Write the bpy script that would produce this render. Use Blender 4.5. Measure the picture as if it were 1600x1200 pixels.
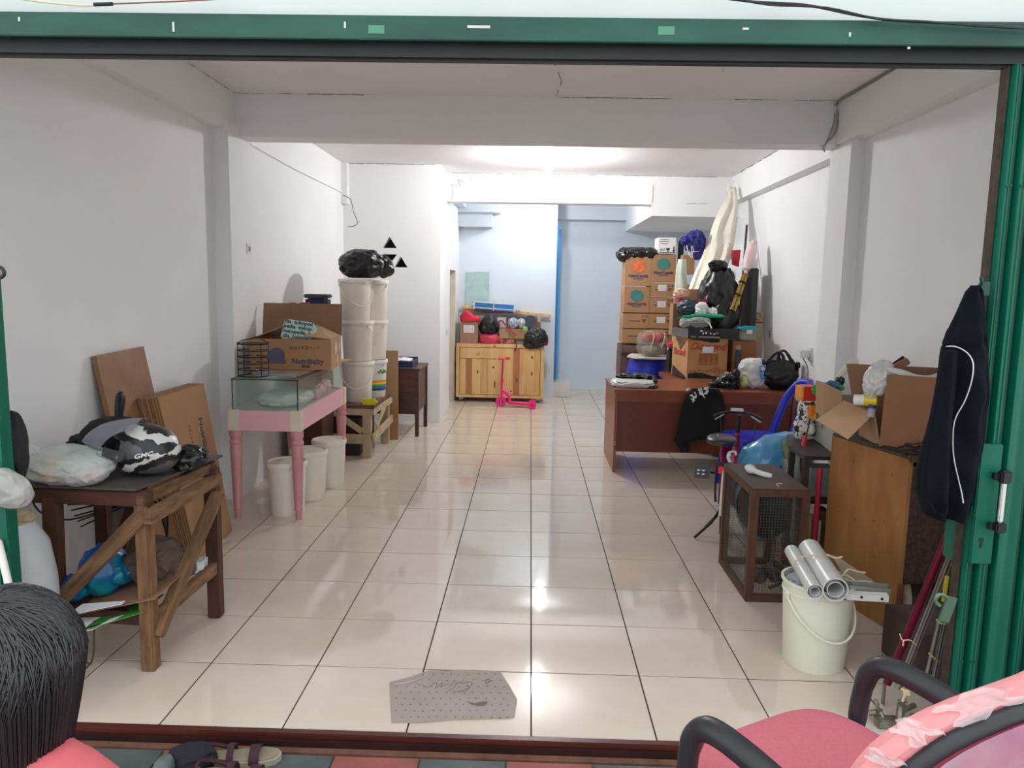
import bpy, bmesh, math, random
from mathutils import Vector as V, Matrix, noise, Euler
from mathutils.geometry import tessellate_polygon
S = bpy.context.scene
for o in list(bpy.data.objects): bpy.data.objects.remove(o)
C = S.collection
# ---------------------------------------------------------------- camera
YAW, PIT, ROL, FPX = -0.02278424, -0.13083045, 0.01853582, 1169.705
CP = V((-0.0313124, -2.6210814, 1.4243214))
FW = V((math.sin(YAW)*math.cos(PIT), math.cos(YAW)*math.cos(PIT), math.sin(PIT)))
RT = V((math.cos(YAW), -math.sin(YAW), 0)); UP = RT.cross(FW)
RT, UP = math.cos(ROL)*RT+math.sin(ROL)*UP, -math.sin(ROL)*RT+math.cos(ROL)*UP
cam = bpy.data.objects.new('camera', bpy.data.cameras.new('camera')); C.objects.link(cam)
cam.data.sensor_width = 36; cam.data.lens = FPX*36/1600; cam.data.clip_start = .05
m = Matrix((RT, UP, -FW)).transposed().to_4x4(); m.translation = CP; cam.matrix_world = m
S.camera = cam
# ---------------------------------------------------------------- sky, exposure
W = bpy.data.worlds.new('sky'); S.world = W; W.use_nodes = True
bg = W.node_tree.nodes['Background']; bg.inputs[0].default_value = (.93, .97, 1, 1); bg.inputs[1].default_value = 1.8
vs = S.view_settings; vs.view_transform = 'Standard'; vs.look = 'None'; vs.gamma = 1; vs.exposure = 0; vs.use_curve_mapping = False
BULB1, BULB2 = 1250, 400
# ---------------------------------------------------------------- real points measured from the photograph (pixel + known plane)
def ray(u, v): return RT*(u-800)/FPX-UP*(v-600)/FPX+FW
def at(u, v, Y): d = ray(u, v); return CP+d*((Y-CP.y)/d.y)
def atz(u, v, z): d = ray(u, v); return CP+d*((z-CP.z)/d.z)
def atx(u, v, x): d = ray(u, v); return CP+d*((x-CP.x)/d.x)
# ---------------------------------------------------------------- materials
def lin(c):
    if isinstance(c, str): c = [int(c[i:i+2], 16)/255 for i in (0, 2, 4)]
    return [x/12.92 if x <= .04045 else ((x+.055)/1.055)**2.4 for x in c]
MATS = {}
def mat(name, col, rough=.6, metal=0, var=.1, scale=6, col2=None, st=(1, 1, 1), bump=0, alpha=1, trans=0, emit=0, coat=0, detail=4, sharp=None, spec=.5, bscale=None, rot=None):
    if name in MATS: return MATS[name]
    M = bpy.data.materials.new(name); M.use_nodes = True; nt = M.node_tree; N = nt.nodes; L = nt.links
    p = N['Principled BSDF']; c = lin(col)
    p.inputs['Roughness'].default_value = rough; p.inputs['Metallic'].default_value = metal
    p.inputs['Alpha'].default_value = alpha; p.inputs['Transmission Weight'].default_value = trans
    p.inputs['Coat Weight'].default_value = coat; p.inputs['Coat Roughness'].default_value = .08
    p.inputs['Specular IOR Level'].default_value = spec
    if emit: p.inputs['Emission Color'].default_value = (*c, 1); p.inputs['Emission Strength'].default_value = emit
    tc = N.new('ShaderNodeTexCoord'); mp = N.new('ShaderNodeMapping'); mp.inputs['Scale'].default_value = st
    if rot: mp.vector_type = 'TEXTURE'; mp.inputs['Scale'].default_value = [1/x for x in st]; mp.inputs['Rotation'].default_value = rot
    L.new(tc.outputs['Object'], mp.inputs[0])
    nz = N.new('ShaderNodeTexNoise'); nz.inputs['Scale'].default_value = scale; nz.inputs['Detail'].default_value = detail
    L.new(mp.outputs[0], nz.inputs['Vector'])
    rp = N.new('ShaderNodeValToRGB'); e = rp.color_ramp.elements
    lo, hi = sharp if sharp else (.3, .7)
    e[0].position, e[1].position = lo, hi
    if col2: e[0].color = (*c, 1); e[1].color = (*lin(col2), 1)
    else: e[0].color = (*[x*(1-var) for x in c], 1); e[1].color = (*[min(1, x*(1+var)) for x in c], 1)
    L.new(nz.outputs[0], rp.inputs[0]); L.new(rp.outputs[0], p.inputs['Base Color'])
    if bump:
        n2 = N.new('ShaderNodeTexNoise'); n2.inputs['Scale'].default_value = bscale or scale*2; n2.inputs['Detail'].default_value = 5
        L.new(mp.outputs[0], n2.inputs['Vector'])
        b = N.new('ShaderNodeBump'); b.inputs['Strength'].default_value = bump; b.inputs['Distance'].default_value = .005
        L.new(n2.outputs[0], b.inputs['Height']); L.new(b.outputs[0], p.inputs['Normal'])
    MATS[name] = M; return M
def wood(name, c1, c2, st=(1, 1, 12), scale=5, rough=.55, bump=.15, coat=0, rot=None):
    return mat(name, c1, rough, col2=c2, st=st, scale=scale, bump=bump, detail=6, coat=coat, rot=rot)
# ---------------------------------------------------------------- mesh builder (all coordinates are world coordinates)
LOC = {}
class B:
    def __init__(s, M=None): s.bm = bmesh.new(); s.M = M or Matrix()
    def add(s, vs, fs, mi=0):
        v = [s.bm.verts.new(s.M @ V(p)) for p in vs]
        for f in fs:
            try: s.bm.faces.new([v[i] for i in f]).material_index = mi
            except ValueError: pass
        return s
    def box(s, c, d, R=None, mi=0, bev=0):
        t = bmesh.new(); bmesh.ops.create_cube(t, size=1)
        for v in t.verts: v.co = V((v.co.x*d[0], v.co.y*d[1], v.co.z*d[2]))
        if bev: bmesh.ops.bevel(t, geom=t.edges[:], offset=bev, segments=2, affect='EDGES', clamp_overlap=True)
        if R is not None:
            R = R if isinstance(R, Matrix) else Euler(R).to_matrix()
            for v in t.verts: v.co = R.to_3x3() @ v.co
        t.verts.index_update(); s.add([v.co+V(c) for v in t.verts], [[v.index for v in f.verts] for f in t.faces], mi); t.free(); return s
    def bb(s, x0, x1, y0, y1, z0, z1, mi=0, bev=0): return s.box(((x0+x1)/2, (y0+y1)/2, (z0+z1)/2), (x1-x0, y1-y0, z1-z0), mi=mi, bev=bev)
    def bar(s, a, b, w, h, up=(0, 0, 1), mi=0, bev=.002):
        a, b = V(a), V(b); z = (b-a).normalized(); x = V(up).cross(z)
        if x.length < .01: x = V((1, 0, 0)).cross(z)
        x.normalize(); y = z.cross(x); R = Matrix((x, y, z)).transposed()
        return s.box((a+b)/2, (w, h, (b-a).length), R, mi, bev)
    def rings(s, rs, caps=True, mi=0, close=True):
        n = len(rs[0]); vs = [p for r in rs for p in r]; fs = []
        for i in range(len(rs)-1):
            for j in range(n if close else n-1):
                k = (j+1) % n; fs.append([i*n+j, i*n+k, (i+1)*n+k, (i+1)*n+j])
        if caps: fs.append(list(range(n))[::-1]); fs.append([(len(rs)-1)*n+j for j in range(n)])
        return s.add(vs, fs, mi)
    def cyl(s, a, b, r0, r1=None, n=16, mi=0, caps=True):
        a, b = V(a), V(b); z = (b-a).normalized(); x = z.orthogonal().normalized(); y = z.cross(x); r1 = r0 if r1 is None else r1
        return s.rings([[p+(x*math.cos(t)+y*math.sin(t))*r for t in [2*math.pi*k/n for k in range(n)]] for p, r in ((a, r0), (b, r1))], caps, mi)
    def tube(s, pts, r, n=6, sm=4, mi=0, closed=False):
        P = [V(p) for p in pts]
        if sm > 1 and len(P) > 2:
            Q = []; m = len(P); rng = range(m if closed else m-1)
            for i in rng:
                p0 = P[(i-1) % m] if closed or i > 0 else P[i]; p1 = P[i]; p2 = P[(i+1) % m]; p3 = P[(i+2) % m] if closed or i+2 < m else p2
                for k in range(sm):
                    t = k/sm; Q.append(.5*((2*p1)+(p2-p0)*t+(2*p0-5*p1+4*p2-p3)*t*t+(3*p1-p0-3*p2+p3)*t**3))
            if not closed: Q.append(P[-1])
            P = Q
        R = []; x = None
        for i, p in enumerate(P):
            if closed: z = P[(i+1) % len(P)]-P[i-1]
            else: z = P[min(i+1, len(P)-1)]-P[max(i-1, 0)]
            if z.length < 1e-9: z = V((0, 0, 1))
            z.normalize()
            x = z.orthogonal() if x is None else x-z*x.dot(z)
            if x.length < 1e-6: x = z.orthogonal()
            x.normalize(); y = z.cross(x)
            rr = r if not isinstance(r, (list, tuple)) else r[0]+(r[-1]-r[0])*i/(len(P)-1) if len(r) == 2 else r[min(len(r)-1, round(i*(len(r)-1)/(len(P)-1)))]
            R.append([p+(x*math.cos(2*math.pi*k/n)+y*math.sin(2*math.pi*k/n))*rr for k in range(n)])
        if closed: R.append(R[0]); return s.rings(R, False, mi)
        return s.rings(R, True, mi)
    def lathe(s, c, prof, n=28, mi=0, axis=None, caps=True):
        c = V(c); z = V(axis or (0, 0, 1)).normalized(); x = z.orthogonal().normalized(); y = z.cross(x)
        return s.rings([[c+z*h+(x*math.cos(2*math.pi*k/n)+y*math.sin(2*math.pi*k/n))*max(r, 1e-4) for k in range(n)] for r, h in prof], caps, mi)
    def prism(s, pts, off, mi=0):
        pts = [V(p) for p in pts]; off = V(off); n = len(pts)
        return s.add(pts+[p+off for p in pts], [list(range(n))[::-1], list(range(n, 2*n))]+[[i, (i+1) % n, n+(i+1) % n, n+i] for i in range(n)], mi)
    def blob(s, c, r, seed=0, amp=.12, fr=3, sub=4, sq=1, floor=None, fn=None, R=None, mi=0, ridge=.6):
        t = bmesh.new(); bmesh.ops.create_icosphere(t, subdivisions=sub, radius=1); c = V(c); o = V((seed*3.17, seed*1.31, seed*7.7))
        for v in t.verts:
            d = v.co.normalized()
            if sq != 1:
                d = V([math.copysign(abs(x)**sq, x) for x in d])
            k = noise.noise(d*fr+o)*(1-ridge)+(.2-abs(noise.noise(d*fr*1.15+o)))*ridge*1.6+.12*noise.noise(d*fr*3.3+o)
            q = d*(1+amp*k*1.6); q = V((q.x*r[0], q.y*r[1], q.z*r[2]))
            if fn: q = fn(q)
            if R is not None: q = Euler(R).to_matrix() @ q
            q = c+q
            if floor is not None and q.z < floor: q.z = floor+.0005*abs(q.z-floor)
            v.co = q
        t.verts.index_update(); s.add([v.co for v in t.verts], [[v.index for v in f.verts] for f in t.faces], mi); t.free(); return s
    def sheet(s, f, nu, nv, th=.003, mi=0):
        G = [[V(f(i/nu, j/nv)) for i in range(nu+1)] for j in range(nv+1)]
        N = []
        for j in range(nv+1):
            row = []
            for i in range(nu+1):
                a = G[j][min(i+1, nu)]-G[j][max(i-1, 0)]; b = G[min(j+1, nv)][i]-G[max(j-1, 0)][i]
                n = a.cross(b); row.append(n.normalized() if n.length > 1e-9 else V((0, 0, 1)))
            N.append(row)
        w = nu+1; top = [G[j][i]+N[j][i]*th/2 for j in range(nv+1) for i in range(w)]; bot = [G[j][i]-N[j][i]*th/2 for j in range(nv+1) for i in range(w)]
        K = len(top); fs = []
        for j in range(nv):
            for i in range(nu):
                a = j*w+i; fs += [[a, a+1, a+w+1, a+w], [K+a, K+a+w, K+a+w+1, K+a+1]]
        per = [i for i in range(nu)]+[j*w+nu for j in range(nv)]+[nv*w+i for i in range(nu, 0, -1)]+[j*w for j in range(nv, 0, -1)]
        for k in range(len(per)):
            a, b = per[k], per[(k+1) % len(per)]; fs.append([a, K+a, K+b, b])
        return s.add(top+bot, fs, mi)
    def done(s, name, m, par=None, ang=38, solid=True):
        if par is None:
            xs = [v.co for v in s.bm.verts]; lo = V([min(p[i] for p in xs) for i in range(3)]); hi = V([max(p[i] for p in xs) for i in range(3)])
            loc = V(((lo.x+hi.x)/2, (lo.y+hi.y)/2, lo.z))
        else: loc = LOC[par]
        if solid: bmesh.ops.recalc_face_normals(s.bm, faces=s.bm.faces[:])
        for v in s.bm.verts: v.co -= loc
        for f in s.bm.faces: f.smooth = True
        me = bpy.data.meshes.new(name); s.bm.to_mesh(me); s.bm.free()
        me.set_sharp_from_angle(angle=math.radians(ang))
        for x in (m if isinstance(m, (list, tuple)) else [m]): me.materials.append(x)
        o = bpy.data.objects.new(name, me); C.objects.link(o)
        if par is None: o.location = loc
        else: o.parent = par
        LOC[o] = loc; return o
def tag(o, label, cat, group=None, kind=None):
    o['label'] = label; o['category'] = cat
    if group: o['group'] = group
    if kind: o['kind'] = kind
    return o
def thing(name, label, cat, loc, group=None):
    o = bpy.data.objects.new(name, None); o.empty_display_size = .05; C.objects.link(o); o.location = loc; LOC[o] = V(loc)
    return tag(o, label, cat, group)
def struct(o): o['kind'] = 'structure'; return o
def lab(o, l): o['label'] = l; return o
def dup(r, d, label, group=None, rz=0, sc=1):
    def cp(o, par):
        c = o.copy(); C.objects.link(c)
        if par: c.parent = par
        for k in list(o.children): cp(k, c)
        return c
    n = cp(r, None); n.location = V(r.location)+V(d); n.rotation_euler = (0, 0, rz); n['label'] = label; n.scale = (sc, sc, sc)
    if group: n['group'] = group
    return n
def frame(p, right, up):
    r = V(right).normalized(); u = V(up); u = (u-r*u.dot(r)).normalized(); n = r.cross(u)
    M = Matrix((r, u, n)).transposed().to_4x4(); M.translation = V(p); return M
def text(name, s, p, right, up, size, m, par, ext=.0006, shear=0, sx=1, bold=0, lift=.001):
    cu = bpy.data.curves.new(name, 'FONT'); cu.body = s; cu.size = size; cu.align_x = 'CENTER'; cu.align_y = 'CENTER'; cu.extrude = ext; cu.shear = shear; cu.offset = bold; cu.resolution_u = 3
    t = bpy.data.objects.new('t', cu); C.objects.link(t)
    me = bpy.data.meshes.new_from_object(t.evaluated_get(bpy.context.evaluated_depsgraph_get())); bpy.data.objects.remove(t)
    F = frame(p, right, up); F.translation += F.to_3x3() @ V((0, 0, lift))
    me.transform(Matrix.Translation(-LOC[par]) @ F @ Matrix.Diagonal((sx, 1, 1, 1))); me.materials.clear(); me.materials.append(m); me.name = name
    o = bpy.data.objects.new(name, me); C.objects.link(o); o.parent = par; LOC[o] = LOC[par]; return o
def RZ(p, a): return Matrix.Translation(V(p)) @ Matrix.Rotation(a, 4, 'Z')
rnd = random.Random(7)
# common materials
WALL = mat('wall_paint', 'efeff0', .75, var=.03, scale=1.5, bump=.06, bscale=30)
WALLB = mat('pale_blue_paint', 'd6dfe8', .7, var=.03, scale=1.5, bump=.05, bscale=30)  # cool bluish light of the alcove put into its wall colour
CEIL = mat('ceiling_paint', 'f0edee', .8, var=.04, scale=1.2, bump=.08, bscale=25)
LINT = mat('lintel_paint', 'cdd4d0', .8, var=.05, scale=3, bump=.08)
TILE = mat('cream_floor_tile', 'dfd2c2', .06, col2='d3c5b3', scale=2.2, sharp=(.35, .65), spec=.6, bump=.003, bscale=5)
GROUT = mat('grout', '4d3f35', .9)
CARD = mat('cardboard', 'ab8865', .8, var=.08, scale=5, bump=.1, bscale=40)
CARD2 = mat('cardboard_warm', 'a37b57', .8, var=.09, scale=4, bump=.1, bscale=40)
CARDD = mat('cardboard_dark', '8d6a50', .85, var=.1, scale=6)
CARDE = mat('cardboard_edge', '6b4c38', .9, var=.2, scale=60)
PAPER = mat('white_paper', 'e6e6e6', .7, var=.03)
INK = mat('black_ink', '2a2a30', .7); REDI = mat('red_ink', 'b5352c', .7); BLUEI = mat('navy_ink', '3a3c66', .7); TEALI = mat('teal_ink', '3f7f78', .7); ORI = mat('orange_ink', 'd2693f', .7, var=.2, scale=20)
BLK = mat('black_plastic', '1b1c20', .4, var=.2); BAGB = mat('black_bag_film', '141518', .34, var=.3, scale=9, bump=.5, bscale=10, spec=.5)
CREAM = mat('cream_pail_plastic', 'ece7d8', .35, var=.04, scale=3)
WHITEP = mat('white_plastic', 'e4e4e0', .4, var=.03)
STEEL = mat('brushed_steel', 'b4b6b8', .3, 1, var=.08); DSTEEL = mat('dark_steel', '55565a', .4, .9)
GREEN = mat('green_gate_paint', '005f49', .45, spec=.35, var=.16, scale=5, col2=None, st=(3, 3, .6), bump=.15)
GREEND = mat('dark_green_paint', '0d4a3b', .45, var=.3, scale=7, st=(.6, 2, 2), bump=.1)
CLEAR = mat('clear_film', 'd9dedd', .18, alpha=.5, var=.1, scale=12, bump=.5, bscale=18, spec=.8)
WHBAG = mat('white_bag_film', 'e3e4e4', .35, alpha=.92, var=.06, scale=9, bump=.35, bscale=15)
GLASS = mat('pane_glass', 'a9c2ba', .04, alpha=.22, var=.02, spec=.7)
GLEDGE = mat('glass_edge', '2c4a42', .15, alpha=.9)
TWINE = mat('twine', 'd8c596', .8)
BROWNW = wood('reddish_brown_laminate', '7a4029', '8d4c32', st=(2, 2, .4), scale=3, rough=.3, bump=.03)
DARKW = wood('dark_brown_wood', '54302a', '3f241f', st=(1, 1, 6), scale=5, rough=.4)
# ================================================================= SETTING
ZC = 2.6
b = B(); b.bb(-2.3, 2.7, -.4, 8, -.12, -.0022); FL = struct(b.done('floor', GROUT))
tb = B(); tb.box((.2, .2, -.003), (.3945, .3945, .006), bev=.001)
t0 = tb.done('tile', TILE, FL); tm = t0.data
first = True
for j in range(-1, 20):
    for i in range(-5, 6 if j > 5 else 5):
        if i == -5 and j > 12: continue
        if j > 16 and i < 0: continue
        if first: o = t0; first = False
        else: o = t0.copy(); C.objects.link(o); o.parent = FL
        o.location = (i*.4, j*.4, rnd.uniform(-.0004, .0004)); o.rotation_euler = (rnd.uniform(-.0002, .0002), rnd.uniform(-.0002, .0002), 0)
def W_(name, f, m=WALL):
    b = B(); f(b); return struct(b.done(name, m))
W_('wall_left', lambda b: (b.bb(-2.2, -2.02, -.4, 2.1, 0, 2.7), b.bb(-2.2, -1.93, 2.3, 5.2, 0, 2.7)))
W_('wall_right', lambda b: (b.bb(1.97, 2.3, -.4, 2.4, 0, 2.7), b.prism([(2.10, 2.3, 0), (2.17, 5.9, 0), (2.5, 5.9, 0), (2.5, 2.3, 0)], (0, 0, 2.7)), b.bb(2.3, 2.6, 5.9, 8, 0, 2.7)))
W_('trim_1', lambda b: b.bb(-2.1, -1.915, 2.1, 2.46, 0, 2.4))            # pilaster left
W_('trim_2', lambda b: b.bb(1.885, 2.12, 2.1, 2.42, 0, 2.4))             # pilaster right
W_('trim_3', lambda b: b.bb(-2.0, 1.95, 2.27, 2.47, 2.335, 2.7))         # cross beam
W_('trim_4', lambda b: b.bb(-2.1, -1.935, -.3, 2.3, 2.355, 2.7))         # beam along the left wall
W_('trim_5', lambda b: b.bb(1.86, 2.1, -.3, 2.3, 2.335, 2.7))            # beam along the right wall
W_('trim_6', lambda b: b.prism([(2.0, 2.42, 2.335), (2.07, 5.6, 2.335), (2.2, 5.6, 2.335), (2.2, 2.42, 2.335)], (0, 0, .35)))
W_('trim_7', lambda b: (b.bb(-.95, 1.235, 5.55, 5.75, 2.305, 2.7), b.bb(1.235, 2.3, 5.55, 7.8, 2.185, 2.7)))  # rear beam and stair landing
struct(B().bb(-2.3, 2.6, -.3, 5.6, ZC, 2.75).done('ceiling', CEIL))
W_('trim_8', lambda b: b.bb(-1.0, 2.5, 5.6, 8, 2.58, 2.7), WALLB)
# vented partition with triangular openings
def hole(b, outer, holes, y0, y1):
    loops = [[V((x, z, 0)) for x, z in l] for l in [outer]+holes]; flat = [p for l in loops for p in l]; tr = tessellate_polygon(loops)
    n = len(flat); vs = [(p.x, y0, p.y) for p in flat]+[(p.x, y1, p.y) for p in flat]; fs = [list(t) for t in tr]+[[n+i for i in t][::-1] for t in tr]
    k = 0
    for l in loops:
        for i in range(len(l)): a, c = k+i, k+(i+1) % len(l); fs.append([a, c, n+c, n+a])
        k += len(l)
    b.add(vs, fs)
def tri(cx, z0, w, h, up=True): return [(cx-w/2, z0), (cx+w/2, z0), (cx, z0+h)] if up else [(cx-w/2, z0+h), (cx, z0), (cx+w/2, z0+h)]
b = B(); hole(b, [(-1.94, 0), (-.95, 0), (-.95, 2.65), (-1.94, 2.65)], [tri(-1.465, 1.775, .15, .115), tri(-1.352, 1.585, .14, .112), tri(-1.462, 1.615, .15, .1, False), tri(-1.575, 1.585, .14, .112)], 5.0, 5.1); struct(b.done('wall_partition', WALL))
W_('wall_alcove_left', lambda b: (b.bb(-1.05, -.95, 5.1, 5.9, 0, 2.65), b.bb(-1.05, -.95, 5.9, 6.55, 1.59, 2.65), b.bb(-1.05, -.95, 6.55, 7.0, 0, 2.65)), WALL)
REV = mat('beige_reveal_paint', 'd9d2c2', .8)
W_('door_2', lambda b: (b.bb(-1.3, -.951, 6.54, 6.549, 0, 1.589), b.bb(-1.3, -1.25, 5.1, 6.6, 0, 2.2), b.bb(-1.25, -1.05, 5.85, 5.9, 0, 1.6)), REV)
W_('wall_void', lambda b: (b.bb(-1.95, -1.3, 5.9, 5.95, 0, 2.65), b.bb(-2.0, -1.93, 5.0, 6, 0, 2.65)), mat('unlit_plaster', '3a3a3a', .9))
W_('wall_alcove_back', lambda b: b.bb(-1.05, .285, 7.0, 7.08, 0, 2.62), WALLB)
W_('wall_back', lambda b: b.bb(-1.05, 2.6, 7.8, 7.95, 0, 2.65), WALLB)
W_('trim_9', lambda b: b.bb(.285, 1.3, 7.66, 7.8, 2.32, 2.6), WALLB)
W_('trim_10', lambda b: (b.bb(-.95, -.43, 6.75, 7.0, 2.31, 2.6), b.bb(-.95, -.53, 6.8, 7.0, 2.14, 2.31), b.bb(-.95, -.85, 5.75, 7, 2.36, 2.6)), WALLB)
b = B(); b.bb(.285, .50, 7.02, 7.4, 0, .19, bev=.004); struct(b.done('trim_11', [mat('step_tile', 'd8d6d2', .3)]))
# blue door leaf standing open beside the alcove wall
D = thing('door_1', '', 'door', (.33, 7.2, .2)); del D['label']; del D['category']; struct(D)
B(RZ((.315, 7.1, 0), math.radians(86.5))).bb(0, .62, -.015, .015, .22, 2.17, bev=.003).done('door_leaf', mat('sky_blue_paint', '4aa6e0', .4), D)
B().bb(.287, .31, 7.02, 7.1, .22, 2.18, bev=.003).done('door_frame', mat('blue_edge_paint', '1f6fb0', .4), D)
# front wall, lintel and outside
W_('wall_front', lambda b: (b.bb(-3.2, 3.2, -.4, -.26, 2.15, 3.3), b.bb(-3.2, -1.86, -.4, -.26, -.1, 2.15), b.bb(1.86, 3.2, -.4, -.26, -.1, 2.15)), LINT)
b = B(); b.bb(-9, 9, -12, -2.95, -.2, -.05); struct(b.done('ground', mat('pale_concrete_yard', 'd6d3ca', .9, var=.08, scale=2, bump=.2)))  # unseen pale yard added to bounce light up to the front ceiling
b = B(); b.bb(-3.2, 3.2, -2.95, -.38, -.2, -.038); PV = struct(b.done('pavement', mat('pavement_mortar', '6f5a4c', .9, var=.2, scale=14)))
tA = mat('dark_grey_pavement_tile', '4d5453', .55, var=.25, scale=9, bump=.1); tB = mat('brick_red_pavement_tile', '8f4f48', .6, var=.2, scale=9, bump=.1)
p0 = B().bb(0, .262, -.262, 0, -.038, -.03, bev=.002).done('tile', tA, PV)
p1 = B().bb(0, .262, -.262, 0, -.038, -.03, bev=.002).done('tile', tB, PV)
fa = {}
for j in range(9):
    for i in range(-9, 9):
        k = (i+j+1) % 2; s0 = (p0, p1)[k]
        if k not in fa: o = s0; fa[k] = 1
        else: o = s0.copy(); C.objects.link(o); o.parent = PV
        o.location = (-.075+i*.266, -.485-j*.266, 0)
SILL = wood('brown_sill_paint', '5a2b20', '43201a', st=(.5, 4, 4), scale=6, rough=.35)
b = B(); b.bb(-1.86, 1.86, -.428, -.4, -.05, .002, bev=.003); SL = struct(b.done('trim_12', SILL))
b = B(); b.bb(-1.86, 1.86, -.448, -.436, -.05, -.012, bev=.003); b.bb(-1.86, 1.86, -.476, -.45, -.05, -.03, mi=1); o = b.done('track_rail', [mat('rusty_rail', '3b2320', .35, .4, var=.3), mat('dusty_brown_concrete', '6c4a3a', .9, var=.3, scale=20)], SL)
b = B(); b.bb(-1.9, 1.9, -.45, -.40, 2.1, 2.158, bev=.004); b.bb(-1.9, 1.9, -.455, -.44, 2.092, 2.104, bev=.002); HR = struct(b.done('trim_13', GREEND))
b = B(); b.bb(-1.9, 1.9, -.415, -.40, 2.058, 2.1); b.bb(-1.9, 1.9, -.40, -.38, 2.052, 2.1); b.bb(-1.9, 1.9, -.36, -.345, 2.075, 2.1); b.done('gate_track', mat('sooty_black_track', '15191b', .5, var=.3, scale=9), HR)  # track strips below the header, mottled near-black
b = B()
FLK = mat('chipped_white_paint', 'c8d0c8', .7)
for u, v, w, h in ((271, 42, 3, 14), (539, 39, 3, 9), (748, 42, 34, 4), (1165, 45, 9, 3), (1328, 54, 3, 6), (1420, 75, 4, 3), (30, 30, 3, 6)):
    p = at(u, v, -.4505); s = (p.y-CP.y)/FPX; b.box((p.x, -.4505, p.z), (w*s, .002, h*s))
b.done('paint_chip', FLK, HR)['kind'] = 'stuff'
for u, v in ((588, 46), (1041, 48)):
    p = at(u, v, -.4505); s = (p.y-CP.y)/FPX; B().box((p.x, -.4505, p.z), (24*s, .001, 12*s)).done('tape_patch', mat('faded_green_tape', '4c8a70', .5), HR)
# lintel cables
CB = mat('black_cable', '16171a', .45)
b = B(); b.tube([at(u, v, -.47) for u, v in ((1110, -6), (1180, 3), (1260, 8), (1340, 24), (1400, 32), (1500, 37), (1600, 44), (1680, 50))], .0035); b.tube([at(u, v, -.472) for u, v in ((1130, -6), (1200, 7), (1290, 12), (1370, 29), (1450, 34), (1550, 42), (1660, 46))], .003); tag(b.done('power_cable', CB), 'pair of black cables sagging across the wall above the right of the green header', 'cable')
b = B(); b.tube([at(u, v, -.465) for u, v in ((-10, -8), (60, 2), (120, 8), (150, 8))], .0028); b.tube([at(u, v, -.465) for u, v in ((175, 6), (230, 4), (300, 1), (380, -4))], .002, mi=1); b.cyl(at(147, 7, -.466), at(176, 6, -.466), .005, n=10, mi=2); tag(b.done('wire_splice', [mat('cream_wire', 'd7cfb4', .5), mat('reddish_wire', '8d4a42', .5), CB]), 'cream wire taped to a reddish one above the left of the green header', 'wire')
# ceiling cracks are painted lines in real plaster: fine grooves with dark dirt
CR = mat('crack_dirt', '55524f', .9, var=.4, scale=40, sharp=(.4, .6))
b = B()
def crack(pts, w=.0022):
    for a, c in zip(pts, pts[1:]):
        a, c = V(a), V(c); n = max(1, int((c-a).length/.09))
        for k in range(n):
            if rnd.random() < .78:
                p, q = a.lerp(c, k/n), a.lerp(c, (k+.9)/n); j = V((rnd.uniform(-.002, .002), 0, rnd.uniform(-.002, .002)))
                b.tube([p+j, q-j], w*rnd.uniform(.5, 1.2), 4, 1)
crack([(.1, 2.268, 2.6), (1.86, 2.268, 2.6)], .003); crack([(.1, 2.267, 2.599), (.12, 1.9, 2.599), (.06, 1.5, 2.599)]); crack([(-1.93, 2.268, 2.6), (-1.1, 2.268, 2.598)])
crack([(-1.93, 2.2, 2.6), (-1.932, 1.4, 2.6)]); crack([(1.858, 2.25, 2.6), (1.858, 1.2, 2.6)], .004); crack([(-.9, 5.548, 2.599), (2.0, 5.548, 2.599)], .003)
crack([(-1.9, 4.998, 2.599), (-1.0, 4.998, 2.599)], .0028); crack([(1.24, 5.548, 2.6), (1.24, 5.548, 2.31)]); crack([(2.02, 3.0, 2.6), (2.05, 5.2, 2.6)], .004); crack([(1.6, 5.548, 2.32), (1.95, 5.548, 2.325)]); crack([(1.0, 1.7, 2.6), (.85, 1.2, 2.6)])
struct(b.done('trim_14', CR))
b = B(); b.tube([(1.86, 1.3, 2.592), (1.855, 2.0, 2.59), (1.845, 2.255, 2.585), (1.852, 2.262, 2.5), (1.84, 2.262, 2.4), (1.79, 2.28, 2.332), (1.86, 2.46, 2.328)], .006, 6); b.tube([(1.85, 1.3, 2.594), (1.84, 2.0, 2.594), (1.83, 2.255, 2.58), (1.835, 2.262, 2.48), (1.80, 2.265, 2.36), (1.77, 2.3, 2.332)], .004, 6)
tag(b.done('wall_cable', mat('painted_cable', '9a9a98', .6, var=.3, scale=30)), 'painted over cables running down the cross beam at its right end', 'cable')
b = B(); b.tube([(-1.925, 2.5, 2.33), (-1.925, 2.9, 2.32), (-1.922, 3.4, 2.31), (-1.923, 4.3, 2.31), (-1.922, 4.96, 2.31)], .007, 6); tag(b.done('cable_conduit', WALL), 'white painted conduit running along the left wall towards the vented partition', 'conduit')
b = B(); b.bb(-1.93, -1.87, 4.93, 5.0, 2.2, 2.6); struct(b.done('trim_15', WALL))
b = B(); b.tube([at(u, v, 4.9) for u, v in ((536, 305), (548, 312), (552, 330), (558, 345), (556, 352), (543, 355))], .0035); tag(b.done('loose_cable', CB), 'loose dark cable end hanging bent from the conduit on the left wall', 'cable')
b = B(); b.tube([at(u, v, 5.54) for u, v in ((706, 288), (720, 292), (716, 280), (728, 285), (740, 276), (750, 274))], .006); b.tube([at(u, v, 5.54) for u, v in ((705, 285), (708, 300), (706, 314))], .004); tag(b.done('cable_bundle', mat('pale_cable', 'cfcfcc', .6)), 'tangled pale cables at the left end of the rear beam', 'cable')
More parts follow.
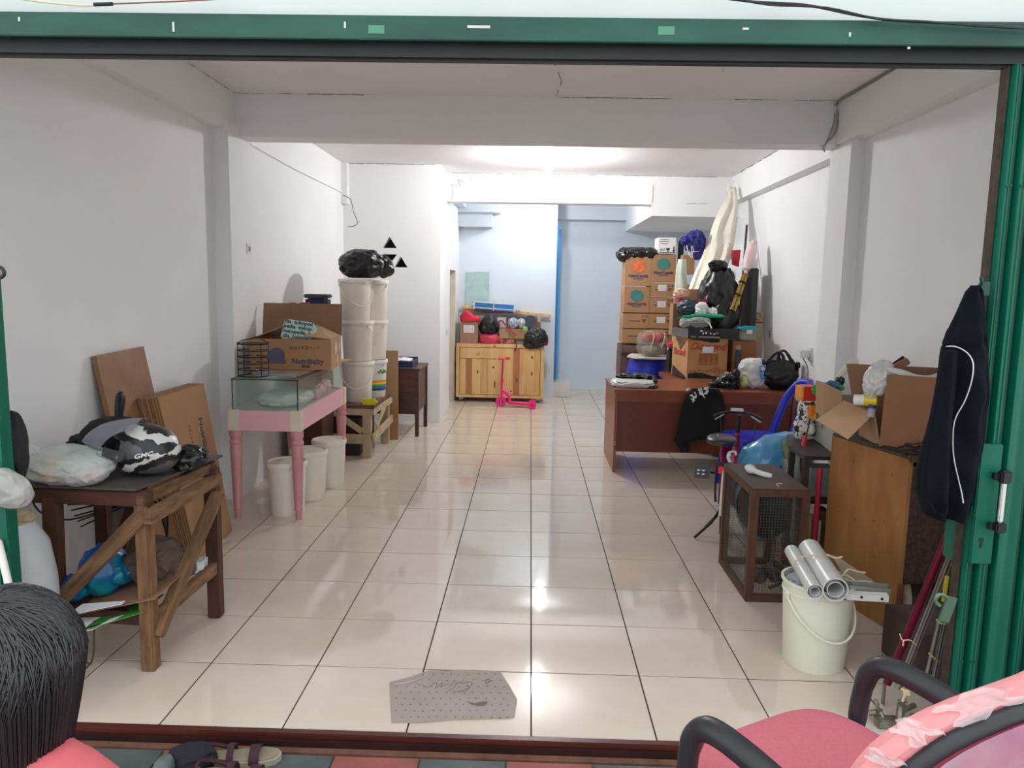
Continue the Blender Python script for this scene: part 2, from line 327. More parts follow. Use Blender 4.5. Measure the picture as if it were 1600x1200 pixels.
# wall plates
def plate(u, v, pl, w, h, label, name='wall_switch', knobs=1, x=True, cat='switch'):
    p = atx(u, v, pl) if x else at(u, v, pl); t = thing(name, label, cat, p); s = 1 if p.x < 0 else -1
    if x: B().box(p, (.014, w, h), bev=.003).done('plate', WHITEP, t); B().box(p+V((s*.008, 0, 0)), (.008, w*.35, h*.5), bev=.002).done('rocker', mat('grey_rocker', '8f8f8c', .4), t)
    else: B().box(p, (w, .014, h), bev=.003).done('plate', WHITEP, t); B().box(p-V((0, .008, 0)), (w*.35, .008, h*.5), bev=.002).done('rocker', mat('grey_rocker', '8f8f8c', .4), t)
    return t
plate(388, 389, -1.915, .07, .07, 'grey-white socket box on the inner side of the left pilaster', 'socket_box', cat='socket')
plate(697, 519, -.95, .08, .09, 'white light switch on the corner wall left of the wooden cart', 'wall_switch')
plate(719, 449, -.95, .05, .08, 'small switch on the alcove wall beside the leaning glass pane', 'wall_switch')
plate(1204, 522, 2.14, .1, .12, 'faint white switch on the right wall above the bags on the desk', 'wall_switch')
# bulbs
def bulb(p, L, label, drop=.0):
    t = thing('ceiling_bulb', label, 'lamp', p)
    B().lathe(p, [(.045, -.001), (.045, -.03), (.03, -.05), (.022, -.06)], 20).done('lamp_holder', WHITEP, t)
    B().lathe(p, [(.016, -.06), (.02, -.08), (.032, -.105), (.035, -.125), (.028, -.15), (.012, -.165), (.001, -.168)], 20).done('bulb', mat('bulb_%d' % L, (1, 1, 1), .5, emit=L), t)
bulb(V((.10, 4.35, 2.6)), BULB1, 'lit white bulb on the ceiling in the middle of the rear room')
bulb(V((.16, 6.45, 2.58)), BULB2, 'lit white bulb on the ceiling of the alcove behind the rear beam')
# ================================================================= LEFT SIDE
# folding gate, left
def gate(name, label, xs, x0, kind):
    t = thing(name, label, 'gate', (x0, -.41, 0)); return t
GR = [GREEN, mat('gate_grime', '0b3d33', .6, var=.4, scale=12)]
t = thing('folding_gate', 'green folding gate leaf pushed against the left jamb, mostly outside the frame', 'gate', (-1.7, -.38, 0))
for k in range(6):
    x = -1.645-k*.036
    b = B(); b.prism([(x-.014, -.425+.004*(k % 2), .01), (x+.014, -.425+.004*(k % 2), .01), (x+.014, -.38, .01), (x+.01, -.38, .01), (x+.01, -.417, .01), (x-.01, -.417, .01), (x-.01, -.38, .01), (x-.014, -.38, .01)], (0, 0, 2.04)); b.done('gate_channel', GREEN, t)
b = B(); b.bb(-1.69, -1.622, -.437, -.425, .62, 1.0, bev=.003); o = b.done('lock_plate', GREEN, t)
b = B(); b.bb(-1.655, -1.648, -.44, -.436, .72, .77); b.done('keyhole', BLK, o)
p = at(0, 426, -.42); b = B(); b.tube([p+V((-.03, 0, .012)), p+V((0, 0, .016)), p+V((.011, 0, .006)), p+V((.011, 0, -.006)), p+V((0, 0, -.014)), p+V((-.03, 0, -.012))], .006, 6); lab(b.done('hasp', BLK, t), 'black metal hasp loop')
# workbench
WWH = wood('weathered_rail_timber', '8a6848', '573a27', st=(1.2, 1.2, 6), scale=9, bump=.3, rough=.8); RWH = wood('reddish_rail_timber', '5a3323', '3d241a', st=(1, 1, 5), scale=7, bump=.4, rough=.7)
WWA = wood('weathered_brace_timber', '8a6848', '553926', st=(1, 6, 6), scale=7, bump=.3, rough=.8, rot=(0, -.785, 0)); WWC = wood('weathered_side_brace', '8a6848', '553926', st=(6, 1, 6), scale=7, bump=.3, rough=.8, rot=(.78, 0, 0))
RW = wood('reddish_rough_timber', '5a3323', '3d241a', st=(3, 3, .8), scale=7, bump=.4, rough=.7)
WW = wood('weathered_timber', '8f6b4a', '5e3f2a', st=(4, 4, .9), scale=9, bump=.6, rough=.8)
WW2 = wood('scuffed_timber', '7a5439', '4a2f20', st=(4, 1, 4), scale=9, bump=.6, rough=.8)
TOPG = mat('dark_bench_board', '4f4a49', .6, var=.12, scale=5)
t = thing('workbench', 'rough timber workbench with a dark grey top along the left wall', 'workbench', (-1.67, .18, 0))
B().prism([(-1.99, -.06, .68), (-1.41, -.085, .68), (-1.325, .46, .68), (-1.99, .49, .68)], (0, 0, .008)).done('bench_top', TOPG, t)
b = B(); b.bar((-1.99, -.03, .647), (-1.37, -.06, .647), .04, .055, bev=.004); b.done('top_rail', RWH, t)
b = B(); b.bar((-1.99, .42, .647), (-1.34, .40, .647), .04, .055, bev=.004); b.done('top_rail', RWH, t)
b = B(); b.bar((-1.40, -.08, .645), (-1.355, .43, .65), .035, .04, bev=.004); b.done('top_rail', WWH, t)
b = B(); b.bar((-1.355, -.12, .595), (-1.33, .42, .6), .04, .05, bev=.005); b.done('top_rail', WWH, t)
for a, c, m_ in (((-1.40, -.055, 0), (-1.40, -.055, .63), WW), ((-1.345, .39, 0), (-1.345, .39, .65), RW), ((-1.755, -.04, 0), (-1.74, -.04, .65), RW), ((-1.83, .42, 0), (-1.83, .42, .65), RW)):
    B().bar(a, c, .052 if m_ is RW else .05, .055, up=(0, 1, 0), bev=.005).done('leg', m_, t)
B().bar((-1.73, -.075, .245), (-1.37, -.085, .615), .055, .028, up=(0, 1, 0), bev=.004) .done('brace', WWA, t)
B().bar((-1.78, .38, .2), (-1.62, .38, .62), .055, .028, up=(0, 1, 0), bev=.004).done('brace', RW, t)
B().bar((-1.372, -.06, .13), (-1.312, .37, .55), .03, .052, up=(1, 0, 0), bev=.004).done('brace', WWC, t)
B().bar((-1.375, -.03, .2), (-1.335, .38, .225), .025, .055, bev=.004).done('stretcher', WWH, t)
B().bar((-1.77, -.045, .205), (-1.42, -.045, .19), .03, .05, bev=.004).done('stretcher', RWH, t)
B().bar((-1.83, .4, .22), (-1.37, .4, .21), .03, .05, bev=.004).done('stretcher', RWH, t)
b = B(); b.bb(-1.82, -1.62, -.02, .38, .218, .226); b.bb(-1.6, -1.5, -.02, .38, .218, .226); b.done('shelf_slat', RWH, t)
# things under the bench
b = B(); b.blob((-1.63, .07, .325), (.085, .10, .10), 3, .12, 1.8, 4, floor=.235); b.blob((-1.72, .0, .275), (.07, .06, .05), 5, .15, 2, 4, floor=.235); b.blob((-1.56, .06, .32), (.05, .06, .045), 9, .15, 2, 4)
tag(b.done('blue_plastic_bag', mat('blue_bag_film', '0d55a8', .25, col2='0c7f8c', scale=7, bump=.35, bscale=9, sharp=(.45, .6))), 'crumpled blue and teal plastic bag on the workbench lower shelf', 'bag')
b = B(); b.blob((-1.47, .14, .345), (.1, .12, .085), 11, .2, 2, 4, floor=.235); b.blob((-1.43, .18, .29), (.09, .1, .06), 12, .25, 2.4, 3, floor=.235)
tag(b.done('brown_cloth_bag', mat('taupe_cloth', '5c4c42', .9, var=.12, scale=20, bump=.2)), 'taupe cloth bag slumped behind the front leg on the workbench shelf', 'bag')
b = B(); b.sheet(lambda u, v: (-1.71+u*.36, -.10+v*.36, .205+u*.085+.02*v), 6, 6, .004); tag(b.done('cardboard_sheet', CARDD), 'brown cardboard sheet sticking out under the blue bag on the bench shelf', 'cardboard')
b = B(); b.prism([(-1.665, -.115, .223), (-1.46, -.12, .275), (-1.46, -.1, .277), (-1.64, -.06, .243)], (0, 0, .003)); tag(b.done('white_card_strip', PAPER), 'narrow white strip of card along the edge of the brown cardboard sheet', 'card')
b = B(); b.prism([(-1.66, -.17, .175), (-1.56, -.14, .185), (-1.52, -.05, .2), (-1.65, -.06, .19)], (0, 0, .002)); tag(b.done('paper_sheet', PAPER), 'white sheet of paper poking out lowest from the bench shelf', 'paper')
t2 = thing('printed_board', 'green black and white printed board between paper and cardboard on the bench shelf', 'board', (-1.49, -.06, .2))
B().prism([(-1.59, -.15, .186), (-1.40, -.09, .232), (-1.40, .06, .236), (-1.58, 0, .196)], (0, 0, .003)).done('board', mat('green_print', '3f8f3a', .4, var=.2), t2)
B().prism([(-1.59, -.151, .1895), (-1.55, -.138, .199), (-1.53, -.09, .202), (-1.57, -.1, .193)], (0, 0, .001)).done('dark_print', BLK, t2)
B().prism([(-1.535, -.134, .2025), (-1.50, -.123, .211), (-1.48, -.08, .216), (-1.52, -.09, .206)], (0, 0, .001)).done('white_print', PAPER, t2)
b = B(); b.blob((-1.40, .3, .25), (.05, .05, .03), 21, .3, 3, 3, floor=.23); b.bb(-1.42, -1.36, .3, .36, .235, .275); tag(b.done('paper_bundle', PAPER), 'crumpled white papers at the back right corner of the bench shelf', 'paper')
b = B()
for k in range(7):
    a = rnd.uniform(-.5, .5); b.tube([(-1.93, .3+.02*k, .55-.03*k), (-1.82+.02*k, .5, .47+.02*a), (-1.72, .52, .45), (-1.66+.01*k, .5, .46+.05*a), (-1.58, .46, .42-.03*k+.05*a)], .0035, 5)
b.tube([(-1.99, .2, .6), (-1.97, .22, .5), (-1.9, .3, .44), (-1.8, .48, .45)], .004, 5); b.tube([(-1.7, .5, .62), (-1.68, .5, .5), (-1.72, .52, .45), (-1.66, .46, .34), (-1.64, .44, .25)], .004, 5)
b.cyl((-1.77, .51, .45), (-1.68, .515, .452), .012)
tag(b.done('cable_coil', BLK), 'black cable coil tied in the middle hanging behind the workbench', 'cable')
b = B(); b.tube([(-1.62, -.1, .2), (-1.632, -.1, .12), (-1.62, -.1, .06), (-1.60, -.1, .035), (-1.585, -.1, .08), (-1.58, -.1, .14), (-1.575, -.1, .2)], .0035, 6); b.tube([(-1.60, -.1, .037), (-1.63, -.12, .004), (-1.655, -.13, .004)], .0035, 6)
tag(b.done('cord_loop', mat('brown_cord', '4a3a2c', .6)), 'brown cord loop dangling to the floor below the bench shelf', 'cord')
# on the bench
MS = mat('mixed_groceries', 'b9cdbf', .4, col2='d8b0a0', scale=16, sharp=(.42, .62))
t = thing('grocery_bag', 'translucent white carrier bag full of packets lying on the left of the workbench top', 'bag', (-1.72, .0, .69))
b = B(); b.blob((-1.70, .0, .75), (.16, .13, .07), 31, .13, 1.8, 5, floor=.689); b.blob((-1.87, -.02, .765), (.1, .09, .06), 33, .15, 2.0, 4, floor=.689); b.blob((-1.62, -.05, .74), (.09, .08, .055), 36, .14, 2.0, 4, floor=.689); b.done('bag_film', mat('milky_bag_film', 'dfe6e2', .3, alpha=.5, var=.08, scale=10, bump=.4, bscale=8), t)
b = B(); b.box((-1.69, .0, .735), (.2, .15, .06), (0, .1, .2), bev=.01); b.done('packets', MS, t)
b = B(); b.box((-1.73, -.05, .745), (.05, .09, .07), (.2, .4, .5), bev=.006); lab(b.done('packet', mat('orange_packet', 'd39a66', .4), t), 'orange packet inside the bag')
b = B(); b.box((-1.6, -.06, .725), (.1, .05, .03), (0, .1, .2), bev=.006); lab(b.done('packet', mat('red_packet', 'cf6f68', .4, col2='e8ddd2', scale=25), t), 'red and white packet inside the bag')
b = B(); b.blob((-1.68, .3, .785), (.15, .09, .09), 41, .12, 2.2, 4, floor=.69); b.blob((-1.80, .3, .75), (.08, .07, .06), 42, .25, 2.4, 4, floor=.69); t = b.done('black_cloth_bag', mat('black_cloth', '1b1b1e', .85, var=.2, scale=20)); tag(t, 'limp black cloth bag with an upright strap behind the helmet', 'bag')
b = B(); b.tube([(-1.68, .3, .84), (-1.675, .3, .93), (-1.665, .3, .965), (-1.655, .3, .955), (-1.66, .3, .91), (-1.675, .3, .84)], .011, 8); b.box((-1.665, .3, .92), (.022, .012, .08), bev=.003); lab(b.done('strap', BLK, t), 'stiff upright black strap')
# helmet
hc = V((-1.478, .12, .783))
t = thing('motorcycle_helmet', 'open-face motorcycle helmet with black and white pattern and raised clear visor on the workbench', 'helmet', (hc.x, hc.y, .69))
HM = bpy.data.materials.new('helmet_pattern'); HM.use_nodes = True; nt = HM.node_tree; pr = nt.nodes['Principled BSDF']; pr.inputs['Roughness'].default_value = .35
tc = nt.nodes.new('ShaderNodeTexCoord'); sp = nt.nodes.new('ShaderNodeSeparateXYZ'); nt.links.new(tc.outputs['Object'], sp.inputs[0])
nz = nt.nodes.new('ShaderNodeTexNoise'); nz.inputs['Scale'].default_value = 16; nz.inputs['Detail'].default_value = 6; nt.links.new(tc.outputs['Object'], nz.inputs[0])
def MATH(nt, op, a, b=None, c=None):
    n = nt.nodes.new('ShaderNodeMath'); n.operation = op
    for i, x in enumerate((a, b, c)):
        if x is None: continue
        if isinstance(x, (int, float)): n.inputs[i].default_value = x
        else: nt.links.new(x, n.inputs[i])
    return n.outputs[0]
# white bands low and high on the shell, broken up by noise
lo_ = MATH(nt, 'ABSOLUTE', MATH(nt, 'SUBTRACT', MATH(nt, 'ADD', sp.outputs[2], MATH(nt, 'MULTIPLY', sp.outputs[0], -.38)), .05))
hi_ = MATH(nt, 'ABSOLUTE', MATH(nt, 'SUBTRACT', MATH(nt, 'ADD', sp.outputs[2], MATH(nt, 'MULTIPLY', sp.outputs[0], .35)), .175))
dd = MATH(nt, 'MINIMUM', lo_, hi_); dd = MATH(nt, 'ADD', dd, MATH(nt, 'MULTIPLY', MATH(nt, 'SUBTRACT', nz.outputs[0], .5), .09))
rp = nt.nodes.new('ShaderNodeValToRGB'); nt.links.new(MATH(nt, 'MULTIPLY', dd, 20), rp.inputs[0]); e = rp.color_ramp.elements; e[0].position = .2; e[0].color = (.62, .62, .58, 1); e[1].position = .25; e[1].color = (.012, .013, .016, 1); n_ = e.new(.75); n_.color = (.012, .013, .016, 1); n_ = e.new(.8); n_.color = (.09, .09, .095, 1)
nt.links.new(rp.outputs[0], pr.inputs['Base Color'])
def helm(q):
    # open at the front (-x), rounded at the rear, flat-cut base
    if q.z < -.075: q.z = -.075+(q.z+.075)*.25
    if q.x < -.055 and q.z < .045: q.x = -.055+(q.x+.055)*.25
    return q
b = B(); b.blob(hc, (.128, .108, .1), 1, .0, 1, 5, fn=helm, R=(0, .12, .12)); b.done('shell', HM, t)
b = B(); b.blob(hc+V((-.03, 0, -.015)), (.08, .09, .07), 1, .0, 1, 3, R=(0, .12, .12)); b.done('liner', mat('liner_foam', '17171a', .9), t)
def vis(u, v):
    a = -1.15+2.3*u; w = .0+v; ang = math.radians(176-80*w)
    r = .137; p = V((math.cos(ang)*r*math.cos(a)*1.28, math.sin(a)*.118, math.sin(ang)*.108*(1-.25*abs(math.sin(a)))+.012)); p.x -= .045*(1-w); return hc+Euler((0, .1, .12)).to_matrix() @ p
b = B(); b.sheet(vis, 16, 10, .0022); lab(b.done('visor', mat('smoky_visor', '9a9aa8', .1, alpha=.45, spec=.8), t), 'translucent raised visor')
b = B(); pv = hc+V((-.035, -.113, -.0)); b.cyl(pv, pv+V((0, -.016, 0)), .022, .018, 20); b.bar(pv+V((-.06, -.004, .018)), pv+V((0, -.004, .0)), .034, .006, up=(0, 1, 0)); b.done('visor_pivot', mat('pivot_plastic', '4a4c50', .35), t)
b = B(); b.cyl(pv+V((0, -.0165, 0)), pv+V((0, -.019, 0)), .006, n=12); b.done('pivot_screw', STEEL, t)
text('lettering', 'GMC', hc+V((.05, -.109, .004)), (1, .32, .18), (0, 0, 1), .022, PAPER, t, shear=.25, sx=1.3, bold=.0004, ext=.004)
b = B(); b.blob((-1.36, .21, .735), (.075, .07, .05), 51, .25, 2.5, 4, floor=.69); tag(b.done('black_plastic_bag', BAGB), 'shiny black plastic bag crumpled behind the back of the helmet', 'bag')
# chopping-board-like board
P1, P2, P3, P4 = at(147, 556, .62), at(217, 546, .6), at(245, 700, .45), at(175, 720, .5)
def slab(pts, th, name, m, label, cat, par=None, bev=None):
    pts = [V(p) for p in pts]; n = (pts[1]-pts[0]).cross(pts[3]-pts[0]).normalized(); b = B(); b.prism(pts, n*th); o = b.done(name, m, par)
    return tag(o, label, cat) if par is None else o
BX = -2.012
slab([(-2.012, .70, 1.07), (-2.012, 1.12, 1.08), (-1.80, 1.1, .01), (-1.80, .68, .01)], -.024, 'wooden_board', wood('worn_brown_board', '9a6f4b', '7f5a3d', st=(2, 2, 2), scale=4, bump=.1), 'worn brown wooden board leaning tall against the left wall behind the bench', 'board')
# flattened cartons leaning behind the bench
def flatc(k, label):
    o = .024*k
    pts = [V((-1.935+o, .93+.01*k, .845)), V((-1.935+o, 1.47, .85)), V((-1.80+o, 1.47, .004)), V((-1.80+o, 1.02, .004))]
    t = thing('flattened_carton', label, 'carton', (-1.87+o, 1.2, 0), 'flattened cartons leaning on the left wall')
    n = V((.987, 0, .16)).normalized(); b = B(); b.prism(pts, n*.009); b.done('outer_sheet', CARD2 if k == 3 else CARDD, t); b = B(); b.prism([p+n*.0125 for p in pts], n*.007); b.done('inner_sheet', CARD2, t); return t, pts, n
for k in range(3): flatc(k, ['flattened brown carton closest to the wall in the leaning stack behind the workbench', 'second flattened carton from the wall in the leaning stack behind the workbench', 'third flattened carton, just behind the printed front one'][k])
t, pts, n = flatc(3, 'frontmost flattened carton with sideways printing leaning behind the workbench')
cc = (pts[0]+pts[1])/2*.62+(pts[2]+pts[3])/2*.38+n*.0195
dn = (pts[3]-pts[0]); dn = V((.135, 0, -.845)).normalized(); rt = V((0, 1, 0))
text('lettering', 'Nutribaby', cc+V((0, .12, 0))+dn*-.03, dn, rt, .06, BLUEI, t, bold=.001, lift=.001)
text('lettering', '^ Y I ^ T ^ A E', cc+V((0, -.02, 0))+dn*-.05, dn, rt, .03, INK, t, lift=.001)
# display case
PINK = mat('pale_pink_paint', 'e6b3bc', .35, var=.03); PINKL = mat('rose_pink_paint', 'd08f92', .35, var=.06, scale=8); CRB = mat('cream_block_paint', 'ddd3bb', .45, var=.04)
X0, X1, Y0, Y1 = -1.805, -1.375, 1.70, 2.80
t = thing('display_case_table', 'pink display table with turned legs and a low glass case on top', 'display case', ((X0+X1)/2, (Y0+Y1)/2, 0))
ZB, ZT = .542, .665
for x in (X0+.03, X1-.03):
    for y in (Y0+.03, Y1-.03):
        B().lathe((x, y, 0), [(.018, 0), (.02, .05), (.026, .055), (.0235, .06), (.031, .30), (.036, .44), (.032, .455), (.038, .465), (.038, .475), (.031, .485), (.034, .5), (.038, .515), (.036, .545)], 20).done('leg', PINKL, t)
        B().bb(x-.032, x+.032, y-.032, y+.032, ZB, ZT, bev=.002).done('corner_block', CRB, t)
for a in ((X0+.06, X1-.06, Y0+.002, Y0+.022), (X0+.06, X1-.06, Y1-.022, Y1-.002), (X0+.002, X0+.022, Y0+.06, Y1-.06), (X1-.022, X1-.002, Y0+.06, Y1-.06)):
    B().bb(a[0], a[1], a[2], a[3], ZB, ZT-.003, bev=.001).done('apron', PINK, t)
B().bb(X0+.02, X1-.02, Y0+.02, Y1-.02, ZT-.03, ZT-.012).done('case_floor', mat('case_floor_board', 'c9c9c4', .5), t)
g = [(X0+.018, X1-.018, Y0+.018, Y0+.023), (X0+.018, X1-.018, Y1-.023, Y1-.018), (X0+.018, X0+.023, Y0+.023, Y1-.023), (X1-.023, X1-.018, Y0+.023, Y1-.023)]
ZG = .845
for a in g: B().bb(a[0], a[1], a[2], a[3], ZT-.01, ZG).done('glass_pane', GLASS, t)
B().bb(X0+.014, X1-.014, Y0+.014, Y1-.02, ZG, ZG+.005).done('glass_top', GLASS, t)
b = B()
for x in (X0+.0205, X1-.0205): b.bar((x, Y0+.0205, ZT-.01), (x, Y0+.0205, ZG), .005, .006, bev=0)
b.bar((X0+.016, Y0+.016, ZG+.002), (X1-.016, Y0+.016, ZG+.002), .005, .006, bev=0); b.bar((X1-.016, Y0+.016, ZG+.002), (X1-.016, Y1-.02, ZG+.002), .003, .006, bev=0); b.bar((X0+.016, Y0+.016, ZG+.002), (X0+.016, Y1-.02, ZG+.002), .004, .006, bev=0); b.done('glass_edge', GLEDGE, t)
b = B(); b.blob((-1.56, 2.02, .70), (.15, .2, .05), 61, .1, 2, 4, floor=.655, sq=.75); tag(b.done('white_parcel_bag', mat('pale_green_white_film', 'dde8e2', .4, bump=.3, bscale=10)), 'puffy pale packet lying on the floor of the glass case', 'packet')
PB = mat('pink_basket_plastic', 'd46a78', .4, var=.15, scale=30)
t = thing('pink_basket', 'shallow pink basket with black wire handles inside the glass case', 'basket', (-1.62, 2.52, .654))
b = B(); b.lathe((-1.62, 2.52, .73), [(.001, 0), (.1, 0), (.14, .035), (.144, .04), (.138, .038), (.1, .006), (.001, .005)], 24); b.done('tray', PB, t); b = B(); b.cyl((-1.62, 2.52, .654), (-1.62, 2.52, .73), .08, .09, 20); b.done('foot', PB, t)
b = B(); b.tube([(-1.7, 2.5, .76), (-1.69, 2.5, .8), (-1.66, 2.5, .81), (-1.64, 2.5, .77)], .003, 5); b.tube([(-1.62, 2.54, .76), (-1.6, 2.54, .81), (-1.57, 2.54, .8), (-1.55, 2.5, .76)], .003, 5); b.done('wire_handle', BLK, t)
b = B(); b.blob((-1.46, 2.45, .70), (.05, .16, .055), 63, .2, 2.4, 4, floor=.655, sq=.8); b.bb(-1.49, -1.42, 2.2, 2.32, .655, .72, bev=.005); tag(b.done('pink_packet', mat('pink_white_print', 'd3868c', .4, col2='e2c6c2', scale=14, sharp=(.4, .6))), 'pink and white packets along the right pane inside the glass case', 'packet')
# on the case
b = B(); b.prism([(-1.72, 2.02, ZG+.0065), (-1.44, 1.98, ZG+.0065), (-1.385, 2.74, ZG+.0065), (-1.35, 2.9, ZG+.0065), (-1.72, 2.9, ZG+.0065)], (0, 0, .008)); tag(b.done('backing_board', mat('raw_board', 'b98f6c', .7)), 'thin brown board under the open carton, overhanging the glass case at the right', 'board')
b = B(); b.bb(-1.62, -1.44, 1.80, 1.98, ZG+.007, ZG+.012); b.bb(-1.60, -1.46, 1.84, 1.97, ZG+.013, ZG+.022); b.bb(-1.70, -1.54, 1.86, 1.99, ZG+.0125, ZG+.02, mi=0); tag(b.done('glass_offcut', mat('stacked_glass', 'aebdb8', .15, alpha=.6, spec=.8)), 'offcuts of pale glass piled in front of the open carton on the case', 'glass')
# wire rack
BW = mat('black_wire', '1f1e20', .4, .6)
t = thing('wire_rack', 'round black wire rack standing on the front left corner of the glass case', 'rack', (-1.69, 1.82, ZG+.005))
for k in range(6):
    z = ZG+.012+k*.0385; b = B(); b.tube([(-1.69+.093*math.cos(a), 1.82+.075*math.sin(a), z) for a in [2*math.pi*j/16 for j in range(16)]], .0035, 5, 1, closed=True); b.done('ring', BW, t)
for a in (.6, 2.5, 3.7, 5.5): B().tube([(-1.69+.093*math.cos(a), 1.82+.075*math.sin(a), ZG+.008), (-1.69+.093*math.cos(a), 1.82+.075*math.sin(a), ZG+.215)], .003, 5, 1).done('upright', BW, t)
B().tube([(-1.78, 1.8, ZG+.205), (-1.75, 1.82, ZG+.225), (-1.70, 1.82, ZG+.235), (-1.67, 1.82, ZG+.245), (-1.63, 1.82, ZG+.23), (-1.6, 1.84, ZG+.205)], .003, 5).done('handle', BW, t)
B().cyl((-1.69, 1.82, ZG+.008), (-1.69, 1.82, ZG+.205), .014, n=12).done('centre_post', mat('brown_post', '8a6a55', .6), t)
# open carton
t = thing('open_carton', 'large open brown carton with a purple bear logo on the glass case', 'carton', (-1.56, 2.3, ZG+.016))
R = .09; M = RZ((-1.585, 2.33, ZG+.016), R); w, d, h = .255, .2, .195
def panel(a, b_, c, dd, th, name='side_panel', m_=CARD2, MM=None):
    bb = B(MM if MM is not None else M); a, b_, c, dd = V(a), V(b_), V(c), V(dd); n = (b_-a).cross(dd-a).normalized(); bb.prism([a, b_, c, dd], n*th); return bb.done(name, m_, t)
f_ = panel((-w, -d, 0), (w, -d, 0), (w, -d, h), (-w, -d, h), .005, 'front_panel')
panel((-w, d, 0), (w, d, 0), (w, d, h), (-w, d, h), .005, 'back_panel'); panel((-w, -d, 0), (-w, d, 0), (-w, d, h), (-w, -d, h), .005); panel((w, -d, 0), (w, d, 0), (w, d, h), (w, -d, h), .005, m_=CARD)
panel((-w, -d, .0), (w, -d, .0), (w, d, .0), (-w, d, .0), .004, 'base_panel'); panel((-w, -d+.005, .1), (w, -d+.005, .1), (w, d, .1), (-w, d, .1), .02, 'contents', mat('dark_contents', '2a2523', .9))
panel((-w-.02, d, h), (w+.01, d, h), (w, d+.09, h+.215), (-w-.03, d+.09, h+.215), .005, 'flap', CARDD)
panel((-w, -d, h), (-w, d, h), (-w+.13, d-.02, h+.07), (-w+.12, -d+.1, h+.05), .005, 'flap', CARD); panel((w, -d, h), (w, d, h), (w-.16, d, h+.075), (w-.17, -d+.02, h+.02), .005, 'flap', CARD)
panel((-w, -d, h), (w-.0, -d, h), (w-.1, -d+.12, h-.05), (-w+.1, -d+.12, h-.05), .004, 'flap', CARDD)
FD = M.to_3x3() @ V((1, 0, 0))
text('lettering', 'Nutribaby', M @ V((.11, -d-.006, .055)), FD, (0, 0, 1), .05, BLUEI, t, bold=.0008)
text('lettering', 'BOX', M @ V((.1, -d-.006, .022)), FD, (0, 0, 1), .025, INK, t, bold=.001)
text('lettering', 'A B I Y T ^ - ^', M @ V((.09, -d-.006, .14)), FD, (0, 0, 1), .032, INK, t)
b = B(M); b.lathe((-.085, -d-.0055, .09), [(.052, 0), (.052, .0012)], 24, axis=(0, -1, 0)); b.box((-.085, -d-.006, .052), (.115, .0015, .028)); b.lathe((-.128, -d-.0058, .075), [(.02, 0), (.02, .0018)], 16, axis=(0, -1, 0)); b.done('printed_logo', mat('purple_ink', '5c5872', .8), t)
b = B(M); b.lathe((w+.006, -.03, .13), [(.045, 0), (.045, .0012)], 20, axis=(1, 0, 0)); b.lathe((w+.006, .1, .13), [(.03, 0), (.03, .0012)], 20, axis=(1, 0, 0)); b.lathe((w+.006, .03, .05), [(.03, 0), (.03, .0012)], 20, axis=(1, 0, 0)); b.done('printed_logo', mat('pale_print', 'cdbb9c', .8), t)
t = thing('wrapped_parcel', 'tilted pale green parcel with dark lettering inside the open carton', 'parcel', (-1.55, 2.3, 1.0))
Rm = Euler((-.45, .12, 0)).to_matrix(); pc = V((-1.55, 2.27, 1.09))
b = B(); b.box(pc, (.2, .1, .14), Rm, bev=.012); b.done('parcel', mat('mint_wrap', 'c3d8d2', .4, var=.05), t)
r_, u_, n_ = Rm @ V((1, 0, 0)), Rm @ V((0, 0, 1)), Rm @ V((0, -1, 0))
for k, s in enumerate(('dia  tokoped', 'pedia  tokop', 'tokopedia  t', 'dia  tokope')): text('lettering', s, pc+n_*.052+u_*(.05-.033*k), r_, u_, .036, mat('green_ink', '2c4a44', .7), t, bold=.0006)
b = B(); b.bb(-1.66, -1.60, 2.66, 2.7, .87, 1.278, bev=.003); b.bb(-1.7, -1.74, 2.67, 2.7, .87, 1.272, bev=.002, mi=0); tag(b.done('red_folder', mat('red_folder_card', 'a8242c', .5)), 'red folders sticking up behind the raised flap of the open carton', 'folder')
# navy case behind
b = B(); b.box((-1.685, 3.20, 1.02), (.17, .14, .58), bev=.02); b.box((-1.685, 3.20, 1.315), (.19, .16, .03), bev=.01, mi=1); b.bar((-1.61, 3.125, 1.30), (-1.61, 3.125, .75), .012, .012, mi=1); tag(b.done('navy_suitcase', [mat('navy_fabric', '20244a', .7, var=.2), mat('grey_trim', '3c3f42', .5)]), 'upright navy blue case with a grey rim behind the right end of the open carton', 'case')
b = B(); b.bb(-1.85, -1.60, 2.95, 3.3, 0, .725, bev=.005); tag(b.done('dark_crate', DARKW), 'dark brown crate standing behind the far end of the pink display table', 'crate')
